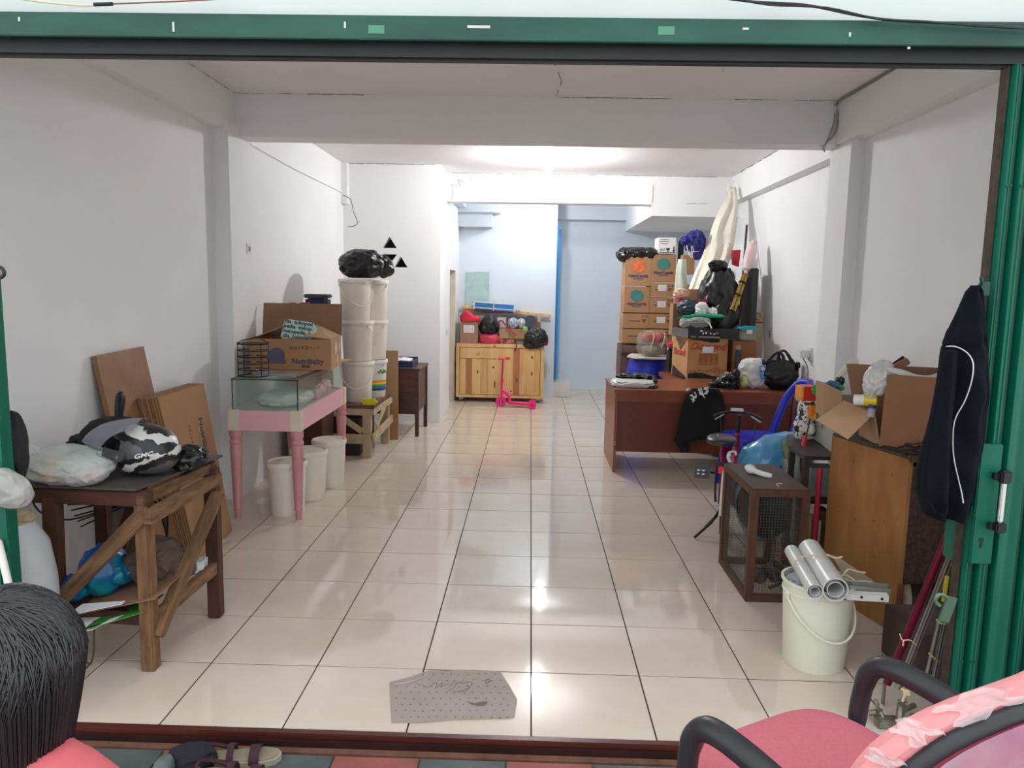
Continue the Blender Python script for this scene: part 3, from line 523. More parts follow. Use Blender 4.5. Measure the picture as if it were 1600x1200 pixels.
# pails
def pail(x, y, z, r, h, label, group, lid=True, handle=True, ang=0, hang=.5, name='lidded_pail', m_=CREAM):
    t = thing(name, label, 'pail', (x, y, z), group); c = (x, y, z)
    q = [(r*.84, 0), (r*.86, .004), (r*.97, h*.86), (r*1.0, h*.862), (r*1.0, h*.875), (r*.975, h*.88), (r*.98, h*.93)]
    B().lathe(c, q+([(r*.98, h*.93)] if lid else [(r*1.0, h*.97), (r*1.04, h*.975), (r*1.04, h), (r*.97, h), (r*.955, h*.9), (r*.83, .012), (.001, .012)]), 36).done('body', m_, t)
    if lid: B().lathe(c, [(r*1.0, h*.9), (r*1.05, h*.905), (r*1.055, h*.965), (r*1.03, h*.985), (r*.93, h*.985), (r*.92, h*.955), (.001, h*.95)], 36).done('lid', m_, t)
    if handle:
        ca, sa = math.cos(ang), math.sin(ang); pts = []
        for k in range(13):
            a = math.pi*k/12; e = math.cos(a)*r*1.03; dr = math.sin(a)
            pts.append(V((x+ca*e+sa*r*1.1*dr*.98, y+sa*e-ca*r*1.1*dr*.98, z+h*.84-dr*h*hang)))
        hd = B().tube(pts, .0045, 6, 2).done('handle', m_, t)
        b = B(); [b.lathe(pts[k], [(.012, -.006), (.012, .006)], 10, axis=(ca, sa, 0)) for k in (0, -1)]; b.done('handle_lug', m_, hd)
    return t
G1 = 'pails under the display table'
pail(-1.515, 1.86, 0, .118, .335, 'lidded cream pail under the display table, nearest of the three', G1, handle=False)
pail(-1.475, 2.19, 0, .118, .335, 'lidded cream pail under the display table, middle of the three', G1, handle=False)
pail(-1.43, 2.52, 0, .115, .335, 'lidded cream pail under the display table, farthest of the three', G1, handle=False)
# slatted stand
SW = wood('pale_scrap_wood', 'c7b394', 'a58f6f', st=(2, 2, 1), scale=6, bump=.2, rough=.7)
t = thing('timber_stand', 'low pale timber stand carrying the tall stacks of white pails', 'stand', (-1.5, 3.66, 0))
for x, y in ((-1.345, 3.38), (-1.31, 3.95), (-1.72, 3.4), (-1.72, 3.95)): B().bb(x-.035, x+.035, y-.03, y+.03, 0, .40, bev=.003).done('leg', SW, t)
b = B(); b.bb(-1.76, -1.30, 3.34, 3.36, .355, .41, bev=.002); b.done('rail', SW, t)
b = B(); b.bb(-1.76, -1.32, 3.335, 3.355, .12, .2, bev=.002); b.done('rail', SW, t)
b = B(); b.bar((-1.295, 3.35, .385), (-1.265, 4.0, .385), .05, .018, bev=.002, up=(1, 0, 0)); b.done('rail', SW, t)
b = B(); b.bar((-1.29, 3.35, .17), (-1.262, 4.02, .215), .07, .018, bev=.002, up=(1, 0, 0)); b.done('rail', SW, t)
B().bar((-1.60, 3.35, .37), (-1.38, 3.35, .22), .05, .015, up=(0, 1, 0)).done('brace', SW, t)
B().bar((-1.28, 3.42, .25), (-1.265, 3.72, .38), .045, .015, up=(1, 0, 0)).done('brace', SW, t)
B().bb(-1.77, -1.28, 3.34, 4.02, .41, .44, bev=.004).done('stand_top', wood('brown_stand_top', '6b4c3c', '4b342a', scale=5, st=(2, 2, 2)), t)
b = B(); b.bb(-1.74, -1.42, 3.42, 3.9, 0, .32, bev=.006); tag(b.done('dark_box', mat('dark_brown_card', '3d2b28', .7)), 'dark brown box stored under the pale timber stand', 'box')
G2 = 'pails stacked on the timber stand'
h = .343
pf = pail(-1.468, 3.57, .44, .133, h, 'lidded cream pail at the bottom of the front stack on the timber stand', G2, ang=.15, hang=.5)
dup(pf, (0, .01, h*.985), 'lidded cream pail in the middle of the front stack on the timber stand', rz=2.4); dup(pf, (-.012, 0, 2*h*.985), 'lidded cream pail at the top of the front stack on the timber stand', rz=.5)
pp = pail(-1.40, 3.86, .44, .125, .33, 'white paint pail with a rainbow stripe label and green lettering behind the front stack', G2, ang=-.5, hang=.25, m_=WHITEP)
for k, c_ in enumerate(('e8862e', 'e8c52e', '3f9c46', '2f6fae', '22386e')):
    z = .44+.06+.018*(4-k); r_ = .125*(.86+.11*(z+.009-.44)/.284)+.0012; B().lathe((-1.40, 3.86, z), [(r_-.0006, 0), (r_, .0175)], 36, caps=False).done('label_stripe', mat('stripe_%d' % k, c_, .4), pp)
b = B(); [b.blob(V((-1.40, 3.86, .66))+V((math.cos(a)*.121, math.sin(a)*.121, dz)), (.014, .014, .01), k_, .3, 3, 2) for k_, (a, dz) in enumerate(((-.9, 0), (-.75, .012), (-.6, -.004), (-.45, .012), (-.3, 0)))]; b.done('green_lettering', mat('label_green', '54a044', .5), pp)
p2 = pail(-1.397, 3.87, .77, .125, .343, 'lidded cream pail in the middle of the rear stack, on the rainbow paint pail', G2, ang=-.5, hang=.3)
dup(p2, (.005, 0, .338), 'lidded cream pail at the top of the rear stack beside the garbage bag', rz=.2)
b = B(); b.blob((-1.43, 3.62, 1.575), (.185, .17, .12), 71, .15, 2, 5, floor=1.462, sq=.85, ridge=.7); b.blob((-1.27, 3.68, 1.56), (.09, .1, .09), 73, .25, 2.5, 4, floor=1.462); tag(b.done('black_garbage_bag', BAGB), 'black garbage bag resting on top of the tall stacks of white pails', 'bag')
b = B(); b.box((-1.325, 3.36, .467), (.135, .07, .05), bev=.018); tag(b.done('yellow_sponge', mat('yellow_foam', 'd2c21c', .6, bump=.2, bscale=60)), 'yellow block lying on the front edge of the timber stand', 'sponge')
# tall folded cardboard boards
slab([(-1.385, 4.12, 0), (-1.225, 4.12, 0), (-1.235, 4.17, .815), (-1.395, 4.17, .815)], -.02, 'folded_cardboard', CARD, 'tall narrow folded cardboard leaning between the timber stand and the dark side table', 'cardboard')
slab([(-1.38, 4.1, 0), (-1.222, 4.1, 0), (-1.222, 4.115, .29), (-1.38, 4.115, .29)], -.012, 'folded_cardboard', CARD2, 'short cardboard piece at the foot of the tall narrow cardboard', 'cardboard')
# dark side table
t = thing('side_table', 'dark reddish wooden side table with panelled sides carrying a navy box', 'table', (-1.25, 4.55, 0))
for x, y in ((-1.075, 4.28), (-1.065, 4.78), (-1.5, 4.28), (-1.5, 4.78)): B().bb(x-.018, x+.018, y-.018, y+.018, 0, .62, bev=.002).done('leg', DARKW, t)
B().bb(-1.53, -1.04, 4.25, 4.81, .62, .642, bev=.003).done('table_top', DARKW, t)
B().bb(-1.49, -1.09, 4.27, 4.285, .42, .62, bev=.002).done('drawer_front', wood('drawer_wood', '6b3a2c', '4d2a22', st=(1, 1, 8), scale=5), t)
B().bb(-1.49, -1.09, 4.275, 4.29, .21, .42, bev=.002).done('front_panel', DARKW, t); B().bb(-1.075, -1.06, 4.3, 4.76, .23, .62, bev=.002).done('side_panel', DARKW, t)
t = thing('navy_box', 'open navy blue box of papers and packets on the dark side table', 'box', (-1.3, 4.5, .642))
b = B(); b.bb(-1.44, -1.13, 4.36, 4.37, .643, .70); b.bb(-1.44, -1.13, 4.7, 4.71, .643, .71); b.bb(-1.44, -1.43, 4.37, 4.7, .643, .7); b.bb(-1.14, -1.13, 4.37, 4.7, .643, .7); b.bb(-1.43, -1.14, 4.37, 4.7, .643, .65); b.done('box_tray', mat('navy_card', '24305a', .5), t)
b = B(); b.box((-1.33, 4.5, .69), (.16, .2, .03), (.1, 0, .2), bev=.004); b.done('packet', mat('red_white_stripe', 'd8d4d8', .4, col2='b84a5a', scale=25, sharp=(.5, .55)), t); B().box((-1.21, 4.48, .7), (.1, .14, .02), (.1, .1, -.1), bev=.003).done('papers', PAPER, t)
# ================================================================= REAR ALCOVE
PINE = wood('pine', 'dcb273', 'c4935a', st=(9, 9, .9), scale=3.2, rough=.45, bump=.06); PINE2 = wood('pine_light', 'e2bf83', 'cf9f63', st=(7, 7, .7), scale=2.2, rough=.45, bump=.06); PINED = wood('pine_reddish', 'b97a50', 'a1653f', st=(9, 9, .6), scale=3, rough=.45)
KNOT = mat('knot', '6a3f22', .6, var=.3, scale=40)
cx0, cx1, cy0, cy1, ct = -.925, .145, 6.45, 6.88, .715
t = thing('wooden_cart', 'pine storage cart on casters with plank doors and one drawer', 'cabinet', ((cx0+cx1)/2, 6.66, 0))
b = B(); b.bb(cx0, cx1, cy0, cy1, ct-.045, ct, bev=.003); b.bb(cx0, cx0+.04, cy0+.002, cy1, .06, ct-.045); b.bb(cx1-.04, cx1, cy0+.002, cy1, .06, ct-.045); b.bb(cx0, cx1, cy0+.001, cy1, .055, .09); b.bb(cx0+.04, cx1-.04, cy1-.02, cy1, .09, ct-.045); b.done('frame', PINE2, t)
d0 = B(); d0.bb(cx0+.045, cx0+.49, cy0-.006, cy0+.012, .535, .665, bev=.003); dr = d0.done('drawer', PINE2, t); b = B(); b.lathe((cx0+.27, cy0-.006, .60), [(.014, 0), (.018, .012), (.012, .022), (.001, .024)], 14, axis=(0, -1, 0)); b.done('knob', PINE, dr)
xs = [cx0+.045, cx0+.12, cx0+.195, cx0+.30, cx0+.385, cx0+.49]
for k in range(5): B().bb(xs[k]+.0008, xs[k+1]-.0008, cy0-.003-.0008*(k % 2), cy0+.012, .095, .53, bev=.002).done('plank', (PINE2, PINED, PINE2, PINE, PINE2)[k], t)
xs = [cx0+.49, cx0+.555, cx0+.70, cx0+.775, cx0+.87, cx0+.95, cx1-.045]
for k in range(6): B().bb(xs[k]+.0008, xs[k+1]-.0008, cy0-.003-.0008*(k % 2), cy0+.012, .095, .665, bev=.002).done('plank', (PINE2, PINE2, PINED, PINE, PINE2, PINE)[k], t)
b = B()
for x, z, rx, rz in ((-.78, .6, .008, .006), (-.5, .605, .018, .009), (-.46, .69, .018, .007), (-.66, .37, .01, .02), (-.47, .43, .014, .014), (-.45, .22, .008, .05), (.0, .56, .012, .02), (.0, .36, .01, .025), (-.18, .28, .012, .03), (-.25, .14, .01, .012), (-.8, .3, .007, .007)): b.blob((x, cy0-.0035, z), (rx, .0015, rz), 2, .1, 2, 2)
b.done('knots', KNOT, t)['kind'] = 'stuff'
for x, y in ((cx0+.06, cy0+.05), (cx1-.06, cy0+.05), (cx0+.06, cy1-.06), (cx1-.06, cy1-.06)):
    cs = B().box((x, y, .05), (.035, .03, .012)).bar((x-.016, y, .05), (x-.016, y, .02), .004, .02).bar((x+.016, y, .05), (x+.016, y, .02), .004, .02).done('caster', STEEL, t); B().cyl((x-.012, y, .021), (x+.012, y, .021), .021, n=18).done('wheel', mat('grey_wheel', '6a6a6a', .5), cs)
b = B(); b.bar((-.90, 6.93, 1.145), (.225, 6.93, 1.05), .035, .09, up=(0, 1, .0), bev=.002); b = b.done('pine_plank', PINE2); tag(b, 'pine board lying tilted across the clutter behind the wooden cart', 'board')
t = thing('leaning_glass', 'greenish glass pane leaning on the alcove wall behind the cart', 'glass', (-.71, 6.97, .7)); b = B(); b.prism([(-.86, 6.90, .72), (-.57, 6.90, .72), (-.568, 6.985, 1.59), (-.855, 6.985, 1.58)], (0, .006, 0)); b.done('pane', mat('green_glass', 'bfe0d8', .08, alpha=.36, var=.04, spec=.6), t); b = B(); b.tube([(-.86, 6.90, .72), (-.855, 6.983, 1.58), (-.568, 6.983, 1.59), (-.57, 6.90, .72)], .004, 4, 1); b.done('pane_edge', mat('teal_edge', '7db3a6', .2), t)
b = B(); b.bb(-.84, -.16, 6.88, 6.98, 1.07, 1.11, bev=.003); tag(b.done('flat_cardboard', CARD), 'flat brown carton piece under the blue and white packet', 'cardboard')
t = thing('blue_packet', 'long blue and white packet tied with string on top of the pile behind the cart', 'box', (-.48, 6.9, 1.1))
Rb = (0, .055, 0); b = B(); b.box((-.487, 6.86, 1.155), (.50, .12, .095), Rb, bev=.006); b.done('packet', mat('packet_blue', '1c77b8', .4), t)
b = B(); b.box((-.487, 6.86, 1.2), (.504, .124, .012), Rb); b.box((-.487, 6.86, 1.132), (.504, .124, .01), Rb); b.box((-.739, 6.86, 1.167), (.012, .124, .1), Rb); b.box((-.237, 6.86, 1.141), (.012, .124, .1), Rb); b.done('white_border', PAPER, t)
b = B(); b.box((-.495, 6.86, 1.155), (.012, .13, .105), Rb); b.done('string', TWINE, t)
def tcarton(name, label, x0, x1, y0, y1, z0, z1, m_=CARD, lbl=None, cat='carton', group=None, rz=0, tape=True):
    c = V(((x0+x1)/2, (y0+y1)/2, z0)); t = thing(name, label, cat, c, group); M = RZ(c, rz); w, d, hh = (x1-x0)/2, (y1-y0)/2, z1-z0
    B(M).bb(-w, w, -d, d, 0, hh, bev=.003).done('carton_body', m_, t)
    if tape: b = B(M); b.bb(-w, w, -.02, .02, hh, hh+.0008); b.bb(-.02*0-w-.0006, -w, -.02, .02, hh-.06, hh); b.done('tape', mat('parcel_tape', 'b59a72', .3), t)
    if lbl:
        lx, lz, lw, lh = lbl; o = B(M).box((lx, -d-.0008, lz), (lw, .0015, lh)).done('paper_label', PAPER, t)
        b = B(M); [b.box((lx, -d-.002, lz+lh*(.3-.15*k)), (lw*.8, .0008, lh*.03)) for k in range(5)]; b.done('handwriting', mat('grey_ink', '9a9aa6', .8), o)
    return t, M, w, d, hh
tcarton('small_carton', 'brown carton with a white label at the left end of the cart top', -.885, -.665, 6.48, 6.75, ct, .975, mat('cardboard_greyish', '9a7562', .8, var=.1), (0.0, .175, .13, .09))
RC = mat('red_cloth', 'd02a40', .8, var=.1, bump=.2)
b = B(); b.blob((-.77, 6.6, 1.005), (.125, .14, .045), 81, .08, 2, 4, floor=.976, sq=.6, fn=lambda q: V((q.x, q.y, q.z+max(0, .075*(1-abs(q.x+.05)/.09))) if q.z > 0 else q)); tag(b.done('red_cloth', RC), 'folded red cloth draped over the labelled carton on the cart', 'cloth')
b = B(); b.blob((-.535, 6.57, .925), (.125, .12, .135), 83, .1, 2, 5, ridge=.5, fn=lambda q: V((q.x*(1-.35*max(0, q.z)/.13), q.y, q.z+.02*max(0, q.z)/.1))); tag(b.done('black_bag', BAGB), 'round black bag tied at the top on a red bag on the cart', 'bag')
b = B(); b.blob((-.53, 6.56, .765), (.125, .12, .07), 84, .12, 2.2, 4, floor=.716, sq=.6, ridge=.5); tag(b.done('red_bag', mat('red_bag_film', 'c0304a', .4, bump=.3)), 'red plastic bag squashed under the round black bag on the cart', 'bag')
b = B(); b.tube([(-.4, 6.45, .93), (-.41, 6.44, .985), (-.375, 6.44, 1.0), (-.33, 6.44, .95), (-.27, 6.44, .89), (-.19, 6.43, .83)], .011, 8); tag(b.done('umbrella_handle', mat('dark_red_plastic', '9c3140', .4)), 'dark red hooked umbrella handle hanging across the small cartons on the cart', 'umbrella')
tcarton('low_carton', 'small low brown carton in the middle of the cart clutter', -.405, -.29, 6.5, 6.66, .78, .895, CARD, None)
tcarton('wide_carton', 'wider low brown carton right of the small one on the cart', -.288, -.09, 6.5, 6.66, .78, .895, CARD2, None)
b = B(); b.bb(-.4, -.22, 6.52, 6.7, ct+.001, .778, bev=.006); tag(b.done('maroon_box', mat('maroon_print', '8c3440', .5, col2='d09078', scale=10, sharp=(.45, .65))), 'maroon printed box under the low cartons on the cart', 'box')
b = B(); b.bb(-.215, -.08, 6.55, 6.7, ct+.001, .778, bev=.006); tag(b.done('grey_box', mat('grey_card', '8d8a8c', .6)), 'grey box under the right end of the wider low carton', 'box')
b = B(); b.blob((-.24, 6.6, .965), (.065, .06, .065), 91, .25, 2.6, 4); b.blob((-.14, 6.62, .965), (.055, .05, .06), 92, .2, 2.6, 4); tag(b.done('silver_bag', mat('silver_grey_film', 'aeb9c4', .3, .2, bump=.4)), 'crumpled silver grey bag on the wider low carton', 'bag')
b = B(); b.blob((-.1, 6.5, .9), (.022, .02, .03), 95, .3, 3, 3); tag(b.done('green_tag', mat('lime_plastic', '8ccb3c', .5)), 'small lime green scrap in front of the silver grey bag', 'scrap')
t = thing('black_pan', 'dark round lid-like pan propped behind the black bag at the right of the cart', 'pan', (-.03, 6.64, .9)); b = B(); b.lathe((-.03, 6.64, .985), [(.001, 0), (.055, .002), (.062, .02), (.078, .024), (.078, .034), (.001, .034)], 28, axis=(0, -1, .1)); b.done('pan_body', mat('dark_slate', '2c3438', .4), t); b = B(); b.bb(-.06, 0, 6.64, 6.7, .8, .94); b.done('support', BLK, t)
b = B(); b.bb(.02, .1, 6.72, 6.8, ct+.001, .98, bev=.004); tag(b.done('dark_brown_box', CARDD), 'dark brown box corner showing behind the rightmost black bag', 'box')
b = B(); b.bb(-.42, -.1, 6.72, 6.86, ct+.001, 1.03, bev=.004); b.bb(-.44, -.33, 6.68, 6.72, .9, 1.03, bev=.004, mi=1); b.bb(.06, .1, 6.86, 6.95, ct, 1.05, mi=1); tag(b.done('brown_backdrop_box', [mat('purple_brown_card', '5c4346', .7), mat('pale_grey_card', 'b9b9b9', .6)]), 'tall purple-brown box behind the silver grey bag', 'box')
b = B(); b.blob((.045, 6.44, .80), (.14, .1, .125), 97, .13, 2, 5, ridge=.7); b.blob((-.02, 6.46, .72), (.09, .08, .06), 98, .15, 2, 4); tag(b.done('black_bag', BAGB), 'black plastic bag sagging over the right front edge of the cart', 'bag')
b = B(); b.blob((.165, 6.5, .76), (.03, .05, .06), 99, .3, 3, 3); tag(b.done('red_scrap', RC), 'dark red cloth scrap at the right end of the cart', 'cloth')
b = B(); b.tube([(-.2, 6.44, .79), (-.195, 6.43, .72), (-.2, 6.43, .66), (-.22, 6.43, .63)], .006, 6); tag(b.done('brown_strap', mat('brown_leather', '6b3a2a', .6)), 'thin brown strap dangling over the cart front', 'strap')
# pink scooter
HP = mat('hot_pink_plastic', 'ec1f78', .35, var=.05); PK2 = mat('magenta_grip', 'd8243c', .4)
t = thing('toy_scooter', 'hot pink three-wheeled toy scooter parked in front of the cart', 'scooter', (-.2, 6.12, 0))
fx, fy = -.352, 6.14
fw = B().cyl((fx-.004, fy-.022, .062), (fx-.004, fy+.022, .062), .062, n=28).done('front_wheel', HP, t); b = B(); b.cyl((fx-.004, fy-.026, .062), (fx-.004, fy-.022, .062), .03, n=20); b.done('hub', mat('deep_pink', 'c4145c', .4), fw); b = B(); b.bar((fx-.004, fy-.028, .08), (fx-.004, fy-.028, .045), .01, .003, bev=0); b.bar((fx-.004, fy-.028, .037), (fx-.004, fy-.028, .031), .01, .003, bev=0); b.done('white_mark', PAPER, fw)
B().tube([(fx, fy, .125), (fx, fy, .30)], .013, 10, 1).tube([(fx, fy, .125), (fx-.02, fy+.01, .1), (fx-.015, fy+.03, .062)], .01, 8).done('fork', HP, t)
B().tube([(fx, fy, .28), (fx+.012, fy, .56)], .0095, 10, 1).done('stem', mat('magenta_metal', 'c2216a', .3, .3), t); B().box((fx+.003, fy, .31), (.04, .035, .03), bev=.006).done('clamp', HP, t)
B().tube([(fx-.035, fy, .565), (fx+.07, fy, .575)], .008, 8, 1).done('handlebar', HP, t); b = B(); b.cyl((fx-.05, fy-.005, .565), (fx-.01, fy, .567), .015, n=12); b.cyl((fx+.04, fy, .573), (fx+.09, fy-.003, .577), .016, n=12); b.done('grips', PK2, t)
B().tube([(fx+.005, fy, .18), (fx+.05, fy-.01, .17), (fx+.09, fy-.02, .11), (fx+.10, fy-.03, .055)], .018, 10).done('neck', HP, t)
b = B(); b.prism([(fx+.085, fy-.075, .04), (fx+.1, fy+.03, .04), (fx+.4, fy+.0, .03), (fx+.38, fy-.13, .03)], (0, 0, .026)); b.done('deck', HP, t); B().prism([(fx+.17, fy-.075, .0645), (fx+.172, fy-.055, .0642), (fx+.3, fy-.068, .0606), (fx+.3, fy-.088, .0606)], (0, 0, .001)).done('decal', mat('pale_pink_ink', 'f6b6d2', .5), t)
for y in (-.135, .01):
    w_ = B().cyl((fx+.365, fy+y-.02, .045), (fx+.365, fy+y+.02, .045), .045, n=24).done('rear_wheel', HP, t); B().cyl((fx+.365, fy+y-.024, .045), (fx+.365, fy+y-.02, .045), .018, n=16).done('hub', mat('deep_pink', 'c4145c', .4), w_)
# ================================================================= RIGHT REAR: stacked cartons
t = thing('storage_table', 'brown wooden table carrying the tall stacks of cartons at the rear right', 'table', (1.25, 5.2, 0))
BWT = wood('greyish_brown_wood', '6f5048', '5b3f38', st=(2, 2, 2), scale=4)
B().bb(.91, 1.62, 5.06, 5.46, .76, .838, bev=.003).done('table_top', BWT, t)
for x in (.95, 1.58): B().bb(x-.045, x+.045, 5.08, 5.44, 0, .76, bev=.003).done('side_panel', BWT, t)
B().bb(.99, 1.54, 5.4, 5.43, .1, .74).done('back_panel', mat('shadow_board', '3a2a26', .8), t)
s55 = 1.0
def px(u, v, Y=5.1): return at(u, v, Y)
def cart_px(name, label, u0, u1, v0, v1, lbl=None, m_=CARD2, dep=.3, group='cartons stacked at the rear right', Y=5.1):
    a, c = at(u0, v0, Y), at(u1, v1, Y); return tcarton(name, label, a.x, c.x, Y, Y+dep, c.z, a.z, m_, lbl, group=group)
def logo(t, M, w, d, hh, m_, txt=None, cx=0, r=.078):
    b = B(M)
    for k in range(7): a = k*.9; b.lathe((cx+math.cos(a)*r*.42, -d-.0004-.0005*k, hh*.66+math.sin(a)*r*.28), [(r*.5, 0), (r*.5, .0003)], 12, axis=(0, -1, 0))
    b.done('printed_logo', m_, t)
    if txt:
        text('lettering', txt, M @ V((cx, -d-.001, hh*.34)), (1, 0, 0), (0, 0, 1), .042, BLUEI, t, bold=.001); b = B(M); b.box((cx, -d-.001, hh*.24), (.1, .001, .014)); b.done('printed_line', mat('navy_faded', '6a5a60', .8), t)
def small(t, M, w, d, hh):
    b = B(M); [b.box((w*.55+.035*k, -d-.0008, hh-.03), (.016, .001, .016)) for k in (0, 1)]; b.box((-w*.1, -d-.0008, hh*.5), (.12, .001, .012)); b.prism([(w*.45, -d-.001, hh*.62), (w*.8, -d-.001, hh*.62), (w*.62, -d-.001, hh*.35)], (0, -.001, 0)); b.done('printed_marks', mat('brown_ink', '5e4334', .8), t)
r = cart_px('printed_carton', 'brown carton with an orange logo at the top of the left stack', 978, 1017, 400, 447); logo(*r, ORI, 'AlamCantik')
r = cart_px('printed_carton', 'brown carton with a teal logo, second from the top of the left stack', 976, 1014, 447.5, 489); logo(*r, TEALI, 'AlamCantik')
r = cart_px('printed_carton', 'low brown carton third from the top of the left stack', 974, 1013, 489.5, 513.5); small(*r)
r = cart_px('printed_carton', 'low brown carton at the bottom of the left stack', 973, 1012, 514, 536.5); small(*r)
r = cart_px('printed_carton', 'brown carton with a teal logo under the white printed box in the right stack', 1018.5, 1055, 397.5, 441); logo(*r, TEALI, 'AlamCantik')
for k, (u0, u1, v0, v1, l) in enumerate(((1016.5, 1053, 441.5, 464, 'highest of the white-labelled low cartons in the right stack'), (1015, 1052, 464.5, 489.5, 'middle one of the white-labelled low cartons in the right stack'), (1014, 1051, 490, 514, 'lowest of the white-labelled low cartons in the right stack'))):
    r = cart_px('printed_carton', l, u0, u1, v0, v1, (.0, .09, .085, .062)); small(*r)
r = cart_px('printed_carton', 'low unlabelled carton at the bottom of the right stack behind the red bag', 1013, 1050, 514.5, 536.5); small(*r)
a, c = at(1029, 371, 5.12), at(1056, 397, 5.12)
t, M, w, d, hh = tcarton('white_box', 'white box with black symbols on top of the right carton stack', a.x, c.x, 5.12, 5.34, c.z, a.z, PAPER, None, tape=False, cat='box')
b = B(M); [b.box((-w*.35, -d-.0006, hh*(.88-.13*k)), (w*(.9, 1.1, .8)[k], .001, .006)) for k in range(3)]; b.box((0, -d-.0006, hh*.08), (w*1.8, .001, .008)); b.done('printed_lines', INK, t)
b = B(M); b.bar((-w*.8, -d-.001, hh*.2), (-w*.65, -d-.001, hh*.34), .018, .001, bev=0); b.bar((-w*.5, -d-.001, hh*.2), (-w*.3, -d-.001, hh*.36), .014, .001, bev=0); b.box((.01, -d-.001, hh*.3), (.035, .001, .02)); b.box((.01, -d-.001, hh*.2), (.012, .001, .03)); b.box((w*.75, -d-.001, hh*.28), (.012, .001, .06)); b.box((w*.75, -d-.001, hh*.2), (.03, .001, .008)); b.done('printed_symbols', INK, t)
b = B(); b.blob((1.04, 5.2, 1.765), (.2, .12, .075), 111, .12, 2.2, 5, floor=1.69, ridge=.7); b.blob((.92, 5.17, 1.755), (.085, .09, .075), 113, .2, 2.4, 4); b.blob((1.17, 5.18, 1.765), (.1, .1, .07), 114, .15, 2.4, 4, floor=1.69); tag(b.done('black_bag', BAGB), 'long black bag lying on top of the left carton stack', 'bag')
b = B(); b.bb(1.525, 1.58, 5.48, 5.54, 0, 1.93, bev=.01); tag(b.done('dark_plank', BLK), 'dark upright plank in the gap right of the carton stacks', 'plank')  # dark upright put in for a dark shape and the shaded gap
# pale curtain cloth hanging in the gap and net
NET = mat('cream_net_cloth', 'efead8', .8, var=.05, scale=14, bump=.3, alpha=.93, bscale=20)
def hang(name, prof, m_, Y, dep, label, cat, folds=7, seed=1, par=None, n=40, fd=.22, steps=5, mi2=None):
    rs = []; P = []
    for i in range(len(prof)-1):
        for k in range(steps):
            f = k/steps; P.append([prof[i][q]*(1-f)+prof[i+1][q]*f for q in range(3)])
    P.append(list(prof[-1]))
    for i, (u0, u1, v) in enumerate(P):
        yy = Y(i/(len(P)-1)) if callable(Y) else Y
        a, c = at(u0, v, yy), at(u1, v, yy); mid, hw = (a+c)/2, (c-a)/2; dd = dep(i/(len(P)-1)) if callable(dep) else dep
        rs.append([mid+hw*math.cos(2*math.pi*j/n)+V((0, -1, 0))*math.sin(2*math.pi*j/n)*dd*(1+fd*math.sin(folds*2*math.pi*j/n*.5+seed+i*.05+1.5*noise.noise(V((j*.1, i*.15, seed))))+.3*noise.noise(V((math.cos(2*math.pi*j/n)*2, i*.12, seed)))) for j in range(n)])
    b = B(); b.rings(rs); o = b.done(name, m_, par)
    return tag(o, label, cat) if par is None else o
o = hang('mosquito_net', [(1136, 1150, 292), (1138, 1152, 305), (1128, 1153, 320), (1116, 1152, 345), (1106, 1148, 375), (1097, 1143, 400), (1088, 1135, 420), (1080, 1128, 440), (1076, 1122, 452)], NET, lambda f: 5.2-.7*f, lambda f: .02+.09*f, 'long cream net hanging bunched from the beam corner down to the clutter', 'net', folds=12, fd=.35)
b = B(); b.tube([at(1143, 294, 5.2), at(1145, 288, 5.25), at(1146, 282, 5.3)], .003); b.blob(at(1143, 298, 5.16), (.05, .04, .03), 3, .3, 3, 3); b.done('tie', NET, o)
hang('pale_cloth', [(1060, 1072, 405), (1056, 1073, 425), (1055, 1074, 445), (1054, 1072, 462), (1058, 1070, 482), (1060, 1072, 505), (1056, 1068, 540)], mat('pale_green_cloth', 'ccd6c6', .8, bump=.3), 4.75, .03, 'pale green-white cloth hanging in the gap right of the carton stacks', 'cloth', folds=8)
b = B(); a, c = at(1066, 385, 4.9), at(1092, 470, 4.9); b.bb(1.5, 1.78, 4.85, 5.15, c.z-.3, at(0, 425, 4.9).z, bev=.004); tag(b.done('tall_carton', CARD), 'tall light brown carton standing behind the cream net', 'carton')
a = at(1068, 398, 4.85); b = B(); b.bb(a.x, a.x+.11, 4.84, 5.0, at(0, 409, 4.85).z-.0, a.z, bev=.004); tag(b.done('small_carton', CARD2), 'small brown box under the wire rack beside the cream net', 'carton')
NV = mat('ultramarine_cloth', '2e2f7e', .8, var=.2, bump=.3)
b = B(); b.blob(at(1086, 378, 4.85), (.1, .09, .11), 121, .3, 2.4, 4); b.blob(at(1072, 376, 4.83), (.06, .06, .045), 122, .35, 2.6, 4); b.blob(at(1090, 392, 4.85), (.06, .06, .09), 123, .2, 2, 3); tag(b.done('blue_jacket', NV), 'dark blue folded cloth heaped high up left of the cream net', 'cloth')
b = B(); q = [at(u, v, 4.78) for u, v in ((1073, 383), (1076, 396), (1082, 402), (1080, 385))]; b.tube(q, .004); b.tube([at(u, v, 4.78) for u, v in ((1076, 394), (1092, 393))], .003); b.tube([at(u, v, 4.78) for u, v in ((1079, 380), (1084, 392), (1076, 400))], .003); tag(b.done('white_hanger', WHITEP), 'white wire hanger in front of the dark blue cloth', 'hanger')
b = B(); b.tube([at(u, v, 4.6) for u, v in ((1138, 380), (1142, 385), (1140, 397), (1143, 405))], .003); tag(b.done('wire_hook', STEEL), 'thin pale wire hook right of the cream net', 'hook')
a, c = at(1144, 391, 4.7), at(1156, 417, 4.7); b = B(); b.prism([(a.x, 4.7, a.z), (c.x, 4.7, a.z+.005), (c.x-.01, 4.7, c.z), (a.x+.01, 4.7, c.z+.02)], (0, .03, 0)); tag(b.done('red_folder', mat('crimson_card', 'c8283c', .5)), 'crimson folder standing up behind the big black sack', 'folder')
